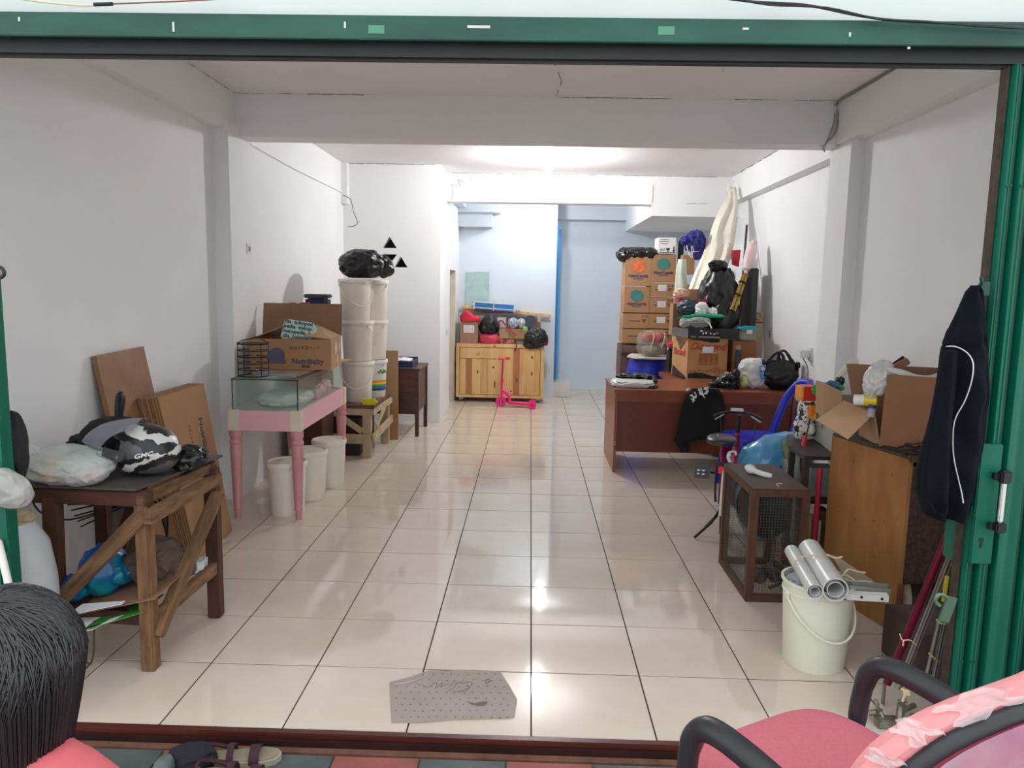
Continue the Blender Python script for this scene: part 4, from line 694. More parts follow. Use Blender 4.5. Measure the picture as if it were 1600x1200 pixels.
# big black sack
b = B(); b.blob((1.69, 4.35, 1.36), (.17, .16, .30), 131, .13, 2.2, 5, ridge=.7, fn=lambda q: V((q.x*(1.1-.2*max(0, q.z)/.3), q.y, q.z))); b.blob((1.73, 4.3, 1.2), (.16, .15, .18), 133, .12, 2.2, 4, ridge=.7); b.blob((1.66, 4.3, 1.64), (.085, .07, .05), 134, .25, 2.5, 4); tag(b.done('black_sack', BAGB), 'big black sack standing below the cream net', 'sack')
# drum with board and bag
t = thing('blue_drum', 'blue plastic drum behind the left end of the desk', 'drum', (1.14, 4.8, 0))
B().lathe((1.14, 4.8, 0), [(.17, 0), (.185, .02), (.195, .15), (.19, .2), (.2, .35), (.195, .5), (.2, .62), (.185, .7), (.165, .725), (.16, .735), (.15, .735), (.15, .72), (.001, .72)], 36).done('drum_body', mat('royal_blue_plastic', '1a2ab0', .4, var=.1), t); B().lathe((1.14, 4.8, 0), [(.201, .34), (.206, .35), (.206, .37), (.201, .38)], 36, caps=False).done('hoop', mat('royal_blue_plastic', '1a2ab0', .4), t)
b = B(); b.prism([(.925, 4.72, .748), (1.0, 4.6, .742), (1.34, 4.6, .742), (1.36, 5.0, .742), (1.0, 5.0, .748)], (0, 0, .014)); tag(b.done('white_board_lid', mat('white_chipboard', 'cdc6b8', .5)), 'pale board covering the blue drum', 'board')
t = thing('clear_bag', 'clear round-topped bag with red cloth and grey bundle inside on the blue drum', 'bag', (1.17, 4.78, .757))
b = B(); b.blob((1.17, 4.78, .885), (.15, .13, .13), 141, .07, 2, 5, floor=.757, sq=.75); b.done('bag_film', mat('greenish_clear_film', 'b9c8ba', .15, alpha=.24, bump=.5, bscale=9, var=.1, spec=.8), t)
b = B(); b.blob((1.12, 4.76, .94), (.055, .06, .05), 143, .2, 2.4, 3); b.blob((1.22, 4.76, .94), (.07, .07, .055), 144, .2, 2.4, 3); b.done('red_contents', mat('red_fabric', 'c8303e', .7, bump=.3), t); b = B(); b.blob((1.17, 4.77, .82), (.1, .09, .055), 145, .15, 2.4, 4, floor=.76); b.done('grey_contents', mat('beige_grey_fabric', '9a9082', .7, bump=.3), t)
b = B(); b.tube([(1.07, 4.66, 1.0), (1.14, 4.655, 1.01), (1.17, 4.65, .97), (1.15, 4.645, .88), (1.14, 4.65, .82)], .005, 6); b.tube([(1.15, 4.66, 1.02), (1.2, 4.655, 1.02), (1.27, 4.655, 1.0), (1.26, 4.65, .9), (1.24, 4.65, .85)], .004, 6); b.done('piping', TWINE, t)
# cabinet behind desk
t = thing('low_cabinet', 'low brown cabinet behind the desk carrying the big red-lettered carton', 'cabinet', (1.6, 4.2, 0))
B().bb(1.2, 2.05, 3.84, 4.5, .60, .64, bev=.003).done('cabinet_top', BROWNW, t); B().bb(1.22, 2.03, 3.9, 4.48, 0, .6, bev=.003).done('cabinet_body', DARKW, t)
B().bb(1.33, 1.55, 3.842, 3.87, .6405, .65).done('pale_batten', SW, t)
# big red lettered carton
RZB = 0.0
t = thing('large_carton', 'large worn carton with red script lettering behind the desk', 'carton', (1.5, 4.05, .64))
b = B(); z0, z1 = .65, 1.0
b.prism([(1.335, 3.87, z0), (1.685, 3.90, z0), (1.66, 4.28, z0), (1.27, 4.22, z0)], (0, 0, z1-z0)); b.done('carton_body', mat('orange_cardboard', 'bd8f5e', .8, var=.08), t)
fr = V((.35, .03, 0)).normalized(); fo = V((1.51, 3.883, 0))
text('lettering', 'Diamond', fo+V((0, -.001, .93)), fr, (0, 0, 1), .088, REDI, t, shear=.35, bold=.001, sx=.95)
b = B(RZ((1.51, 3.883, 0), math.atan2(.03, .35))); b.box((-.0, -.0035, .905), (.095, .002, .052)); b.done('paper_label', PAPER, t)
b = B(RZ((1.51, 3.883, 0), math.atan2(.03, .35)))
for k in range(6): b.box((.01, -.002, .865-.018*k), (.165, .0015, .0035))
for k in range(4): b.box((-.07+.053*k, -.002, .82), (.003, .0015, .09))
for k in range(16): b.box((-.055+.045*(k % 4), -.002, .857-.018*(k//4)), (.03, .0012, .005))
b.tube([(.085+.032*math.cos(a), -.002, .735+.018*math.sin(a)) for a in [2*math.pi*j/16 for j in range(16)]], .002, 4, 1, closed=True); b.box((.085, -.002, .735), (.04, .0012, .008)); b.done('printed_table', mat('faded_red_ink', 'a8472f', .8), t)
b = B(RZ((1.51, 3.883, 0), math.atan2(.03, .35))); pts = [(-.165, z0+.045), (-.1, z0+.055), (-.03, z0+.05), (.05, z0+.025), (.11, z0+.022), (.15, z0+.04), (.165, z0+.04), (.165, z0+.004), (-.165, z0+.004)]; b.prism([(x, -.0015, z) for x, z in pts], (0, -.001, 0))
for k in range(9): x = -.14+.035*k; b.box((x, -.002, z0+.062+.006*(k % 3)), (.02, .001, .005))
b.prism([(-.15, -.0015, z1-.004), (.1, -.0015, z1-.004), (.1, -.0015, z1-.03), (.02, -.0015, z1-.035), (-.05, -.0015, z1-.018), (-.15, -.0015, z1-.01)], (0, -.001, 0)); b.done('dark_stain_print', mat('sooty_print', '2c2320', .8, var=.3, scale=30), t)['kind'] = 'stuff'
sd = V((-.065, .35, 0)).normalized(); so = V((1.30, 4.045, 0)); text('lettering', 'Diamond', so+V((-.002, 0, .87)), -sd, (0, 0, 1), .075, REDI, t, bold=.003, sx=.9)
b = B(); b.prism([(1.327, 3.91, z1-.02), (1.288, 4.12, z1-.02), (1.305, 4.03, z1-.11)], (-.004, -.001, 0)); b.done('side_tear', CARDE, t); b = B(); b.prism([(1.33, 3.90, z0+.0), (1.275, 4.2, z0), (1.275, 4.2, z0+.09), (1.30, 4.05, z0+.05), (1.33, 3.9, z0+.02)], (-.003, 0, 0)); b.done('side_print', mat('sooty_print', '2c2320', .8), t)
# flat black box on top
t = thing('flat_black_box', 'flat black printed box lying on the large red-lettered carton', 'box', (1.53, 4.03, 1.001))
b = B(); b.prism([(1.33, 3.84, 1.001), (1.77, 3.87, 1.001), (1.74, 4.2, 1.001), (1.25, 4.15, 1.001)], (0, 0, .085)); b.done('box_body', mat('glossy_black_card', '141518', .25), t)
b = B(); b.prism([(1.327, 3.845, 1.004), (1.249, 4.14, 1.004), (1.249, 4.14, 1.083), (1.327, 3.845, 1.083)], (-.002, -.001, 0)); b.done('grey_side', mat('grey_card_side', '56565a', .5), t)
b = B(RZ((1.33, 3.84, 1.001), math.atan2(.03, .44)))
for x, z, w_, h_ in ((.11, .066, .025, .008), (.125, .045, .012, .014), (.15, .05, .014, .018), (.19, .045, .012, .014), (.22, .042, .02, .008)): b.box((x, -.0012, z), (w_, .0015, h_))
b.box((.18, -.0012, .014), (.18, .0015, .004)); b.box((.04, -.0012, .016), (.04, .0015, .003)); b.done('white_print', PAPER, t); b = B(RZ((1.33, 3.84, 1.001), math.atan2(.03, .44))); b.box((.245, -.0012, .05), (.024, .0015, .016)); b.done('purple_print', mat('mauve_ink', '7a6080', .6), t)
# clutter on the black box
t = thing('clear_plastic_bag', 'clear plastic bag slumped on the left of the flat black box', 'bag', (1.42, 3.98, 1.087)); b = B(); b.blob((1.42, 3.98, 1.14), (.12, .09, .055), 151, .2, 2.2, 5, floor=1.087); b.blob((1.32, 3.96, 1.13), (.05, .06, .05), 152, .2, 2.2, 4, floor=1.087); b.done('bag_film', mat('frosted_film', 'b8bcb8', .25, alpha=.75, var=.15, scale=20, bump=.6, bscale=25), t); b = B(); b.tube([(1.47, 3.9, 1.16), (1.51, 3.88, 1.13), (1.525, 3.85, 1.09)], .007, 6); b.done('twisted_end', WHBAG, t)
b = B(); b.tube([(1.24, 3.9, 1.175), (1.32, 3.88, 1.185), (1.4, 3.87, 1.20), (1.48, 3.87, 1.197), (1.56, 3.86, 1.195), (1.64, 3.86, 1.197)], [.004, .012, .014, .018, .016, .003], 8); b.tube([(1.24, 3.9, 1.165), (1.3, 3.88, 1.165), (1.36, 3.88, 1.178)], .003, 6); tag(b.done('green_umbrella', mat('bright_green_plastic', '12a878', .35)), 'folded bright green umbrella-like stick across the clear bag', 'umbrella')
b = B(); b.blob((1.39, 4.14, 1.25), (.12, .09, .085), 155, .12, 2, 5, ridge=.6, floor=1.18); tag(b.done('navy_bag', mat('dark_teal_navy_film', '1e2f3e', .35, bump=.3)), 'dark navy bag with pale lettering behind the clear plastic bag', 'bag')
b = B(); b.blob((1.47, 4.02, 1.25), (.055, .05, .06), 156, .35, 2.4, 4); b.blob((1.56, 4.0, 1.22), (.04, .05, .045), 157, .35, 2.4, 4); tag(b.done('white_tissue', PAPER), 'crumpled white paper poking up behind the green stick', 'paper')
b = B(); b.bb(1.3, 1.56, 4.2, 4.4, 1.295, 1.335, bev=.004); tag(b.done('red_tray', mat('red_tray_plastic', 'a03038', .5)), 'red tray edge showing under the foot of the cream net', 'tray'); b = B(); b.bb(1.26, 1.58, 4.22, 4.4, 1.0, 1.29, bev=.004); tag(b.done('support_box', CARDD), 'brown box mostly hidden behind the dark navy bag', 'box')
b = B(); b.blob((1.34, 4.3, 1.38), (.07, .06, .05), 159, .25, 2.2, 4); tag(b.done('beige_cloth', mat('peach_cloth', 'd8b79c', .8)), 'peach coloured cloth beside the foot of the cream net', 'cloth')
# tubes, broom, poles
b = B(); p, q = at(1148, 595, 3.82), at(1167, 352, 4.9); b.tube([p, q], .011, 10, 1); tag(b.done('long_dark_pole', DSTEEL), 'long thin dark pole leaning from the desk up to the rear right corner', 'pole')
b = B(); b.cyl(at(1152, 598, 3.84), at(1153, 546, 3.84), .022, n=18); b.cyl(at(1153, 546, 3.84), at(1153.3, 540, 3.84), .024, n=18, mi=1); tag(b.done('dark_tube', [mat('slate_tube', '3d4444', .5), mat('tube_cap', 'a08a70', .5)]), 'dark slate tube with a brownish cap right of the large carton', 'tube')
t = thing('broom', 'bamboo-handled broom standing upside down with a pink fluffy end by the right wall', 'broom', (1.8, 4.2, 1.0)); BAM = wood('bamboo', 'c9a24c', '9c7a35', st=(6, 6, 1), scale=6, rough=.4)
b = B(); b.tube([at(1141, 487, 4.15), at(1162, 430, 4.3)], .016, 10, 1); b.done('bamboo_handle', BAM, t); b = B(); b.tube([at(1147, 487, 4.16), at(1167, 430, 4.31)], .014, 10, 1); b.done('bamboo_handle', BAM, t)
for f_ in (.02, .45, .8):
    p = at(1141, 487, 4.15).lerp(at(1162, 430, 4.3), f_); b = B(); b.lathe(p+V((.01, -.002, 0)), [(.03, -.005), (.033, 0), (.03, .005)], 14, axis=(.35, .3, .9)); b.done('binding', BLK, t)
b = B(); b.tube([at(1165, 428, 4.3), at(1167, 418, 4.32), at(1172, 398, 4.36), at(1176, 384, 4.4), at(1179, 377, 4.4)], [.018, .04, .05, .042, .03], 12); b.done('pink_cover', mat('pale_pink_film', 'e6c9cc', .4, bump=.4), t); b = B(); b.tube([at(1143, 488, 4.14), at(1136, 505, 4.1), at(1130, 516, 4.08)], [.03, .05, .06], 10); b.done('black_bristles', mat('bristles', '1a1a1a', .9, bump=.6), t)
b = B(); b.bb(1.955, 2.02, 4.25, 4.55, 1.02, 1.62, bev=.01); tag(b.done('dark_board', mat('charcoal_panel', '333234', .6, var=.2)), 'dark charcoal board standing beside the right wall behind the broom', 'panel')
t = thing('beige_board', 'narrow beige board with patterned top strip leaning on the right wall behind the bags', 'panel', (2.06, 4.4, .64)); b = B(); b.prism([(1.985, 4.3, .0), (2.115, 4.3, .0), (2.118, 4.36, 1.17), (1.985, 4.36, 1.17)], (0, .02, 0)); b.done('panel', mat('beige_laminate', 'd9c5a2', .5, var=.05), t); b = B(); b.prism([(1.985, 4.355, 1.135), (2.115, 4.355, 1.135), (2.12, 4.36, 1.22), (1.985, 4.36, 1.22)], (0, .015, 0)); b.done('patterned_strip', mat('beige_brown_pattern', 'cbb38e', .6, col2='8a6b4b', scale=30, sharp=(.5, .55)), t); b = B(); b.bb(1.985, 2.118, 4.35, 4.356, 1.125, 1.135); b.done('dark_line', CARDE, t)
t = thing('lidded_tub', 'clear tub with a turquoise lid stacked right of the flat black box', 'tub', (1.88, 4.02, 0.98)); b = B(); b.bb(1.81, 1.94, 3.95, 4.1, .985, 1.075, bev=.008); b.done('tub_body', mat('clear_tub', 'a9a193', .2, alpha=.7), t); b = B(); b.bb(1.80, 1.95, 3.94, 4.11, 1.075, 1.10, bev=.008); b.bb(1.83, 1.92, 3.935, 4.0, 1.10, 1.112, bev=.003); b.done('lid', mat('turquoise_plastic', '2fb3c0', .35), t); b = B(); b.bb(1.85, 1.90, 3.938, 3.941, 1.045, 1.08); b.done('paper_label', PAPER, t)
b = B(); b.bb(1.74, 1.95, 3.95, 4.2, .641, .98, bev=.004); tag(b.done('brown_carton', mat('orange_brown_card', '94603c', .7)), 'orange-brown carton under the turquoise-lidded tub', 'carton')
b = B(); b.blob(at(1050, 540, 4.6), (.05, .05, .04), 161, .3, 2.4, 3); tag(b.done('red_scrap', RC), 'crimson cloth scrap poking out left of the large carton', 'cloth')
b = B(); b.tube([at(1044, 545, 4.5), at(1056, 545, 4.5)], [.022, .018], 10, 1); b.cyl(at(1043, 545.5, 4.5), at(1047, 545.5, 4.5), .012, n=10, mi=1); tag(b.done('green_bottle', [mat('bottle_green', '17503c', .3), PAPER]), 'dark green bottle with white cap lying left of the large carton', 'bottle')
b = B(); b.bb(1.285, 1.42, 4.45, 4.60, 0, .835, bev=.004); tag(b.done('dark_case', mat('black_brown', '2c2422', .7)), 'dark upright case in the gap between blue drum and large carton', 'case')
# ---------------------------------------------------------------- desk
t = thing('desk', 'wide reddish brown office desk seen from its modesty panel side', 'desk', (1.32, 3.4, 0))
DR2 = wood('desk_panel_brown', '5f2c1d', '6f3523', st=(1.5, 2, .5), scale=2.5, rough=.35, bump=.02); DEDGE = mat('desk_edge', '4a2015', .4)
B().bb(.625, 2.02, 3.07, 3.80, .625, .65, bev=.002).done('desk_top', BROWNW, t)
B().bb(.632, .652, 3.075, 3.79, 0, .625, bev=.0015).done('side_panel', BROWNW, t); B().bb(1.985, 2.005, 3.075, 3.79, 0, .625, bev=.0015).done('side_panel', BROWNW, t)
B().bb(.652, 1.985, 3.10, 3.115, .16, .56, bev=.0015).done('modesty_panel', DR2, t); B().bb(.652, 1.985, 3.085, 3.10, .555, .625, bev=.0015).done('front_rail', BROWNW, t)
b = B(); [b.lathe((.640, 3.074, z), [(.005, 0), (.005, .002)], 10, axis=(0, -1, 0)) for z in (.22, .24)]; b.done('screws', STEEL, t)
b = B(); b.tube([(.93+.035*math.cos(a), 3.2+.028*math.sin(a), .66) for a in [2*math.pi*j/20 for j in range(20)]], .009, 8, 1, closed=True); tag(b.done('tape_ring', BLK), 'black ring lying on the desk top right of the paper bag', 'ring')
b = B(); b.blob((.79, 3.30, .675), (.17, .14, .035), 171, .1, 2, 5, floor=.651, sq=.7); tag(b.done('white_bag', mat('silver_white_film', 'cfcfcd', .35, var=.1, bump=.4)), 'flat pale grey-white bag lying on the left end of the desk', 'bag'); b = B(); b.blob((.83, 3.38, .715), (.15, .11, .028), 172, .3, 2.4, 5, ridge=.8); b.blob((.95, 3.32, .69), (.04, .06, .03), 173, .3, 2.4, 3); tag(b.done('black_bag', BAGB), 'crumpled shiny black bag on the flat pale bag at the left end of the desk', 'bag')
b = B(); b.blob((1.55, 3.3, .70), (.10, .09, .06), 181, .25, 2.2, 5, floor=.651, ridge=.8, fn=lambda q: V((q.x*(1-.5*max(0, q.z)/.06), q.y, q.z*1.3))); b.blob((1.60, 3.28, .76), (.03, .03, .05), 182, .3, 2.5, 3); b.blob((1.44, 3.3, .675), (.05, .04, .025), 183, .3, 2.5, 3, floor=.651); tag(b.done('black_bag', BAGB), 'small glossy black bag on the desk left of the white printed bag', 'bag')
t = thing('white_carrier_bag', 'white carrier bag with blue lettering standing on the desk', 'bag', (1.75, 3.32, .65)); b = B(); b.blob((1.755, 3.34, .765), (.115, .09, .125), 185, .1, 2, 5, floor=.651, sq=.85, fn=lambda q: V((q.x*(1+.25*q.z/.12), q.y, q.z))); b.done('bag_film', WHBAG, t)
text('lettering', 'Ladi', (1.79, 3.235, .79), (.12, .02, -1), (1, 0, .1), .07, mat('bag_blue_ink', '3f7fd0', .4), t, shear=.2, bold=.0006, ext=.004)
b = B(); b.blob((1.66, 3.27, .70), (.035, .03, .045), 187, .3, 2.4, 3, floor=.651); b.blob((1.86, 3.3, .71), (.02, .03, .05), 188, .3, 2.4, 3, floor=.651); b.done('yellow_green_contents', mat('yellow_green_pack', 'c3c67e', .5, var=.3, scale=25), t)
t = thing('black_carrier_bag', 'black carrier bag with looped handles on the right end of the desk', 'bag', (1.95, 3.3, .65)); b = B(); b.blob((1.945, 3.3, .76), (.145, .1, .12), 191, .08, 2.4, 5, floor=.651, ridge=.8, fn=lambda q: V((q.x*(1.0+.18*q.z/.12), q.y*(1-.4*max(0, q.z)/.12), q.z*1.05))); b.done('bag_film', BAGB, t)
b = B(); b.tube([(1.84, 3.29, .84), (1.87, 3.27, .91), (1.92, 3.26, .945), (1.955, 3.26, .90), (1.95, 3.26, .83)], [.02, .012, .01, .014, .02], 7); b.tube([(1.94, 3.3, .84), (1.93, 3.3, .93), (1.97, 3.3, .955), (2.01, 3.3, .91), (2.05, 3.3, .84)], [.02, .012, .01, .014, .02], 7); b.done('handles', BAGB, t); b = B(); b.blob((1.81, 3.3, .86), (.02, .04, .03), 1, .3, 2, 3); b.blob((2.08, 3.3, .84), (.02, .04, .03), 2, .3, 2, 3); b.done('corner', BAGB, t)
# cardigan over the desk edge
BC = mat('black_knit', '0f1012', .9, var=.2, scale=20, bump=.2)
o = hang('black_cardigan', [(1082, 1122, 607), (1072, 1130, 617), (1066, 1132, 635), (1062, 1131, 655), (1059, 1130, 672), (1056, 1126, 682), (1054, 1075, 690), (1060, 1078, 698), (1063, 1077, 706)], BC, 3.04, .035, 'black cardigan with a black and white patterned collar hung over the desk edge', 'cardigan', folds=9, fd=.35, seed=4)
b = B(); b.sheet(lambda u, v: (1.24+u*.17, 3.03+v*.12, .656+.006*math.sin(u*9)), 10, 6, .008); b.done('upper_part', mat('maroon_lining', '3f1a20', .8), o)
PAT = mat('black_white_print', 'e4e4e0', .8, col2='121214', scale=60, sharp=(.47, .53))
b = B(); a = [at(u, v, 2.985) for u, v in ((1091, 606), (1107, 605), (1107, 612), (1101, 622), (1096, 617), (1091, 617))]; b.prism(a, (0, .006, 0)); a = [at(u, v, 2.985) for u, v in ((1077, 619), (1086, 612), (1089, 618), (1088, 624), (1083, 629))]; b.prism(a, (0, .006, 0)); a = [at(u, v, 2.985) for u, v in ((1070, 608), (1077, 606), (1076, 610), (1071, 612))]; b.prism(a, (0, .006, 0)); b.done('collar', PAT, o)
# ---------------------------------------------------------------- blue plastic chair
BP = mat('blue_chair_plastic', '1c2bb8', .3, var=.05)
t = thing('plastic_chair', 'blue moulded plastic chair with an open looped back facing left', 'chair', (1.56, 2.62, 0))
cx, cy, sz = 1.61, 2.62, .40
b = B()
def seat(u, v): return (cx-.19+.38*u, cy-.2+.4*v, sz-.035*math.sin(math.pi*u)*math.sin(math.pi*v)-.03*max(0, (.12-u)/.12)**2)
b.sheet(seat, 14, 14, .012); b.done('seat', BP, t)
b = B(); b.tube([(cx-.19, cy-.2, sz-.02), (cx-.19, cy+.2, sz-.02), (cx+.18, cy+.2, sz-.02), (cx+.18, cy-.2, sz-.02)], .022, 8, 1, closed=True); b.done('seat_rim', BP, t)
for x, y, dx, dy in ((cx-.17, cy-.18, -.05, -.04), (cx-.17, cy+.18, -.05, .04), (cx+.17, cy-.18, .05, -.04), (cx+.17, cy+.18, .05, .04)): B().tube([(x, y, sz-.01), (x+dx*.5, y+dy*.5, .2), (x+dx, y+dy, 0)], [.045, .035, .026], 10).done('leg', BP, t)
b = B(); pts = [(cx+.15, cy-.19, sz), (cx+.19, cy-.19, sz+.14), (cx+.24, cy-.18, sz+.27), (cx+.30, cy-.13, sz+.365), (cx+.325, cy, sz+.385), (cx+.30, cy+.13, sz+.365), (cx+.24, cy+.18, sz+.27), (cx+.19, cy+.19, sz+.14), (cx+.15, cy+.19, sz)]; b.tube(pts, .03, 10); b.done('back_loop', BP, t)
# ---------------------------------------------------------------- folding bike
t = thing('folding_bicycle', 'small magenta folding bicycle seen from behind, parked beside the mesh cage', 'bicycle', (1.12, 1.75, 0))
MG = mat('magenta_frame_paint', '8a1450', .3, .3); RB = mat('tyre_rubber', '17171a', .8)
wy, fy_ = 1.62, 2.3; wx = 1.085
def wheel(x, y, name):
    b = B(); R_ = .175; b.tube([(x, y+math.cos(a)*R_, .195+math.sin(a)*R_) for a in [2*math.pi*k/28 for k in range(28)]], .02, 8, 1, closed=True); w = b.done(name, RB, t)
    b = B(); b.tube([(x, y+math.cos(a)*.152, .195+math.sin(a)*.152) for a in [2*math.pi*k/28 for k in range(28)]], .006, 6, 1, closed=True); b.cyl((x-.03, y, .195), (x+.03, y, .195), .016, n=10)
    for k in range(16): a = 2*math.pi*k/16; b.tube([(x, y, .195), (x, y+math.cos(a)*.15, .195+math.sin(a)*.15)], .0015, 4, 1)
    b.done('rim_and_spokes', STEEL, w)
wheel(wx, wy, 'rear_wheel'); wheel(wx+.03, fy_, 'front_wheel')
b = B(); b.tube([(wx, wy+.16*0+.18*math.cos(a)*1.13, .195+math.sin(a)*.205) for a in (math.pi*1.02, math.pi*.9, math.pi*.75, math.pi*.6, math.pi*.45)], .024, 8); b.done('white_mudguard', mat('cream_mudguard', 'd9dcca', .35), t)
b = B(); b.tube([(wx, wy+.2, .17), (wx, wy+.14, .36), (wx-.005, wy+.05, .50)], .018, 8); b.tube([(wx, wy+.2, .17), (wx+.02, wy+.45, .28), (wx+.025, wy+.6, .4)], .024, 8); b.tube([(wx+.03, wy+.58, .5), (wx+.03, wy+.64, .3)], .02, 8, 1); b.tube([(wx-.035, wy, .195), (wx-.03, wy+.12, .4)], .008, 6, 1); b.tube([(wx+.035, wy, .195), (wx+.02, wy+.12, .4)], .008, 6, 1); b.tube([(wx-.035, wy, .195), (wx-.01, wy+.2, .17)], .008, 6, 1); b.tube([(wx+.035, wy, .195), (wx+.01, wy+.2, .17)], .008, 6, 1); b.done('frame', MG, t)
b = B(); b.tube([(wx+.01, fy_, .195), (wx+.01, fy_-.02, .36)], .009, 6, 1); b.tube([(wx+.05, fy_, .195), (wx+.05, fy_-.02, .36)], .009, 6, 1); b.bar((wx+.0, fy_-.02, .36), (wx+.06, fy_-.02, .36), .03, .02); b.tube([(wx+.03, fy_-.02, .36), (wx+.035, fy_-.06, .62)], .014, 8, 1); b.done('fork_and_stem', BLK, t)
b = B(); b.tube([(wx-.12, fy_-.12, .61), (wx-.06, fy_-.08, .63), (wx+.03, fy_-.06, .64), (wx+.12, fy_-.08, .63), (wx+.18, fy_-.12, .61)], .009, 8); b.done('handlebar', BLK, t); b = B(); b.tube([(wx-.06, fy_-.09, .62), (wx-.11, fy_-.15, .595)], .005, 6, 1); b.done('brake_lever', STEEL, t); b = B(); b.tube([(wx+.11, fy_-.09, .62), (wx+.17, fy_-.15, .595)], .005, 6, 1); b.done('brake_lever', STEEL, t); b = B(); b.bar((wx-.02, fy_-.08, .655), (wx+.06, fy_-.08, .655), .012, .02); b.done('bell_bracket', STEEL, t)
b = B(); b.tube([(wx-.08, fy_-.1, .62), (wx-.06, fy_-.14, .48), (wx, fy_-.05, .38)], .003, 5); b.tube([(wx+.14, fy_-.1, .62), (wx+.12, fy_-.14, .46), (wx+.04, fy_-.05, .38)], .003, 5); b.done('brake_cables', BLK, t)
b = B(); b.blob((wx-.04, wy+.02, .565), (.085, .12, .028), 5, .03, 1, 4, sq=.85); b.blob((wx-.05, wy+.0, .585), (.02, .03, .014), 6, .05, 1, 2); b.done('saddle', mat('black_vinyl', '2a2e30', .35), t); b = B(); b.tube([(wx-.035, wy+.04, .555), (wx-.025, wy+.06, .40)], .016, 8, 1); b.done('seat_post', MG, t)
b = B(); b.box((wx-.01, wy-.04, .40), (.075, .02, .045), bev=.004); b.done('red_reflector', mat('red_reflector', 'f01838', .2, emit=.0), t); b = B(); b.box((wx-.01, wy-.02, .43), (.09, .06, .015), bev=.003); b.tube([(wx-.055, wy-.03, .44), (wx-.06, wy-.02, .3), (wx-.055, wy, .2)], .007, 6); b.done('carrier_bracket', BLK, t)
b = B(); b.box((wx-.145, wy+.12, .345), (.085, .09, .02), bev=.004, R=(math.radians(75), 0, 0)); b.cyl((wx-.1, wy+.13, .34), (wx-.04, wy+.15, .33), .007, n=8); b.done('pedal', BLK, t); b = B(); [b.box((wx-.165+.028*i, wy+.075, .338+.022*j), (.016, .004, .008)) for i in (0, 1) for j in (0, 1)]; b.done('pedal_reflectors', PAPER, t)
b = B(); b.cyl((wx+.05, wy+.2, .17), (wx+.06, wy+.2, .17), .06, n=20); b.tube([(wx+.06, wy+.2, .17), (wx+.07, wy+.15, .08)], .008, 6, 1); b.done('crankset', DSTEEL, t)
b = B(); b.tube([(wx-.02, wy-.02, .17), (wx-.07, wy-.07, .09), (wx-.155, wy-.12, .008)], .008, 7, 1); b.tube([(wx-.04, wy-.04, .13), (wx-.1, wy-.07, .06)], .009, 6, 1); b.bar((wx-.03, wy-.03, .185), (wx+.02, wy-.01, .18), .03, .02); b.done('kickstand', BLK, t)
t.rotation_euler = (0, 0, -.30); pv_ = V((1.085, 1.62, 0)); q_ = Matrix.Rotation(-.30, 3, 'Z') @ (LOC[t]-pv_)+pv_+V((.035, 0, 0)); t.location = q_
b = B(); b.tube([at(u, v, 1.42) for u, v in ((1137, 709), (1142, 706), (1149, 706), (1150, 711))], .006, 6); b.tube([at(u, v, 1.42) for u, v in ((1141, 709), (1138, 714), (1141, 722))], [.012, .009], 7); tag(b.done('white_clip', WHITEP), 'white plastic clip on the back rail of the mesh cage beside the saddle', 'clip')
# ================================================================= RIGHT FRONT
OW = wood('old_brown_timber', '60392a', '452a20', st=(4, 4, 1), scale=8, bump=.35, rough=.65)
t = thing('mesh_cage', 'old brown timber cage with wire mesh sides standing on the tiles', 'cage', (1.12, .94, 0))
x0, x1, y0, y1, zt = .985, 1.25, .69, 1.19, .535
for x in (x0+.018, x1-.018):
    for y in (y0+.018, y1-.018): B().bb(x-.018, x+.018, y-.018, y+.018, .0, zt-.03, bev=.002).done('corner_post', OW, t)
for z in (.018, zt-.02):
    for y in (y0+.012, y1-.012): B().bb(x0+.001, x1-.001, y-.0115, y+.0115, z-.0175, z+.0175, bev=.002).done('rail', OW, t)
    for x in (x0+.012, x1-.012): B().bb(x-.013, x+.013, y0+.002, y1-.002, z-.0165, z+.0165, bev=.002).done('rail', OW, t)
B().bb(x0+.005, x1-.005, y0+.005, y1-.005, zt-.006, zt, bev=.001).done('cage_top', wood('worn_brown_plywood', '4a362c', '3a2c26', st=(3, 1, 1), scale=5), t)
MW = mat('mesh_wire', '6f6a62', .5, .6)
def mesh(b, p, r, u, w, h, st=.0135, th=.0005):
    p, r, u = V(p), V(r), V(u)
    for k in range(1, int(w/st)): b.bar(p+r*k*st, p+r*k*st+u*h, th*2, th*2, bev=0)
    for k in range(1, int(h/st)): b.bar(p+u*k*st, p+u*k*st+r*w, th*2, th*2, bev=0)
for nm, a in (('front_mesh', ((x0+.036, y0+.01, .03), (1, 0, 0), (0, 0, 1), x1-x0-.072, .46)), ('side_mesh', ((x0+.008, y0+.036, .03), (0, 1, 0), (0, 0, 1), .428, .46)), ('back_mesh', ((x0+.036, y1-.01, .03), (1, 0, 0), (0, 0, 1), x1-x0-.072, .46)), ('side_mesh', ((x1-.008, y0+.036, .03), (0, 1, 0), (0, 0, 1), .428, .46))):
    b = B(); mesh(b, *a); o = b.done(nm, MW, t); o['kind'] = 'stuff'
t = thing('black_pan', 'large dark grey pan leaning on edge inside the mesh cage', 'pan', (1.12, .95, .04)); b = B(); b.lathe((1.12, .98, .36), [(.001, -.03), (.06, -.025), (.11, .0), (.145, .03), (.147, .034), (.106, .006), (.06, -.018), (.001, -.022)], 32, axis=(.25, -1, .45)); b.bar((1.1, 1.05, .04), (1.1, 1.03, .25), .02, .02); b.done('pan_body', mat('charcoal_metal', '34373a', .5, .3), t)
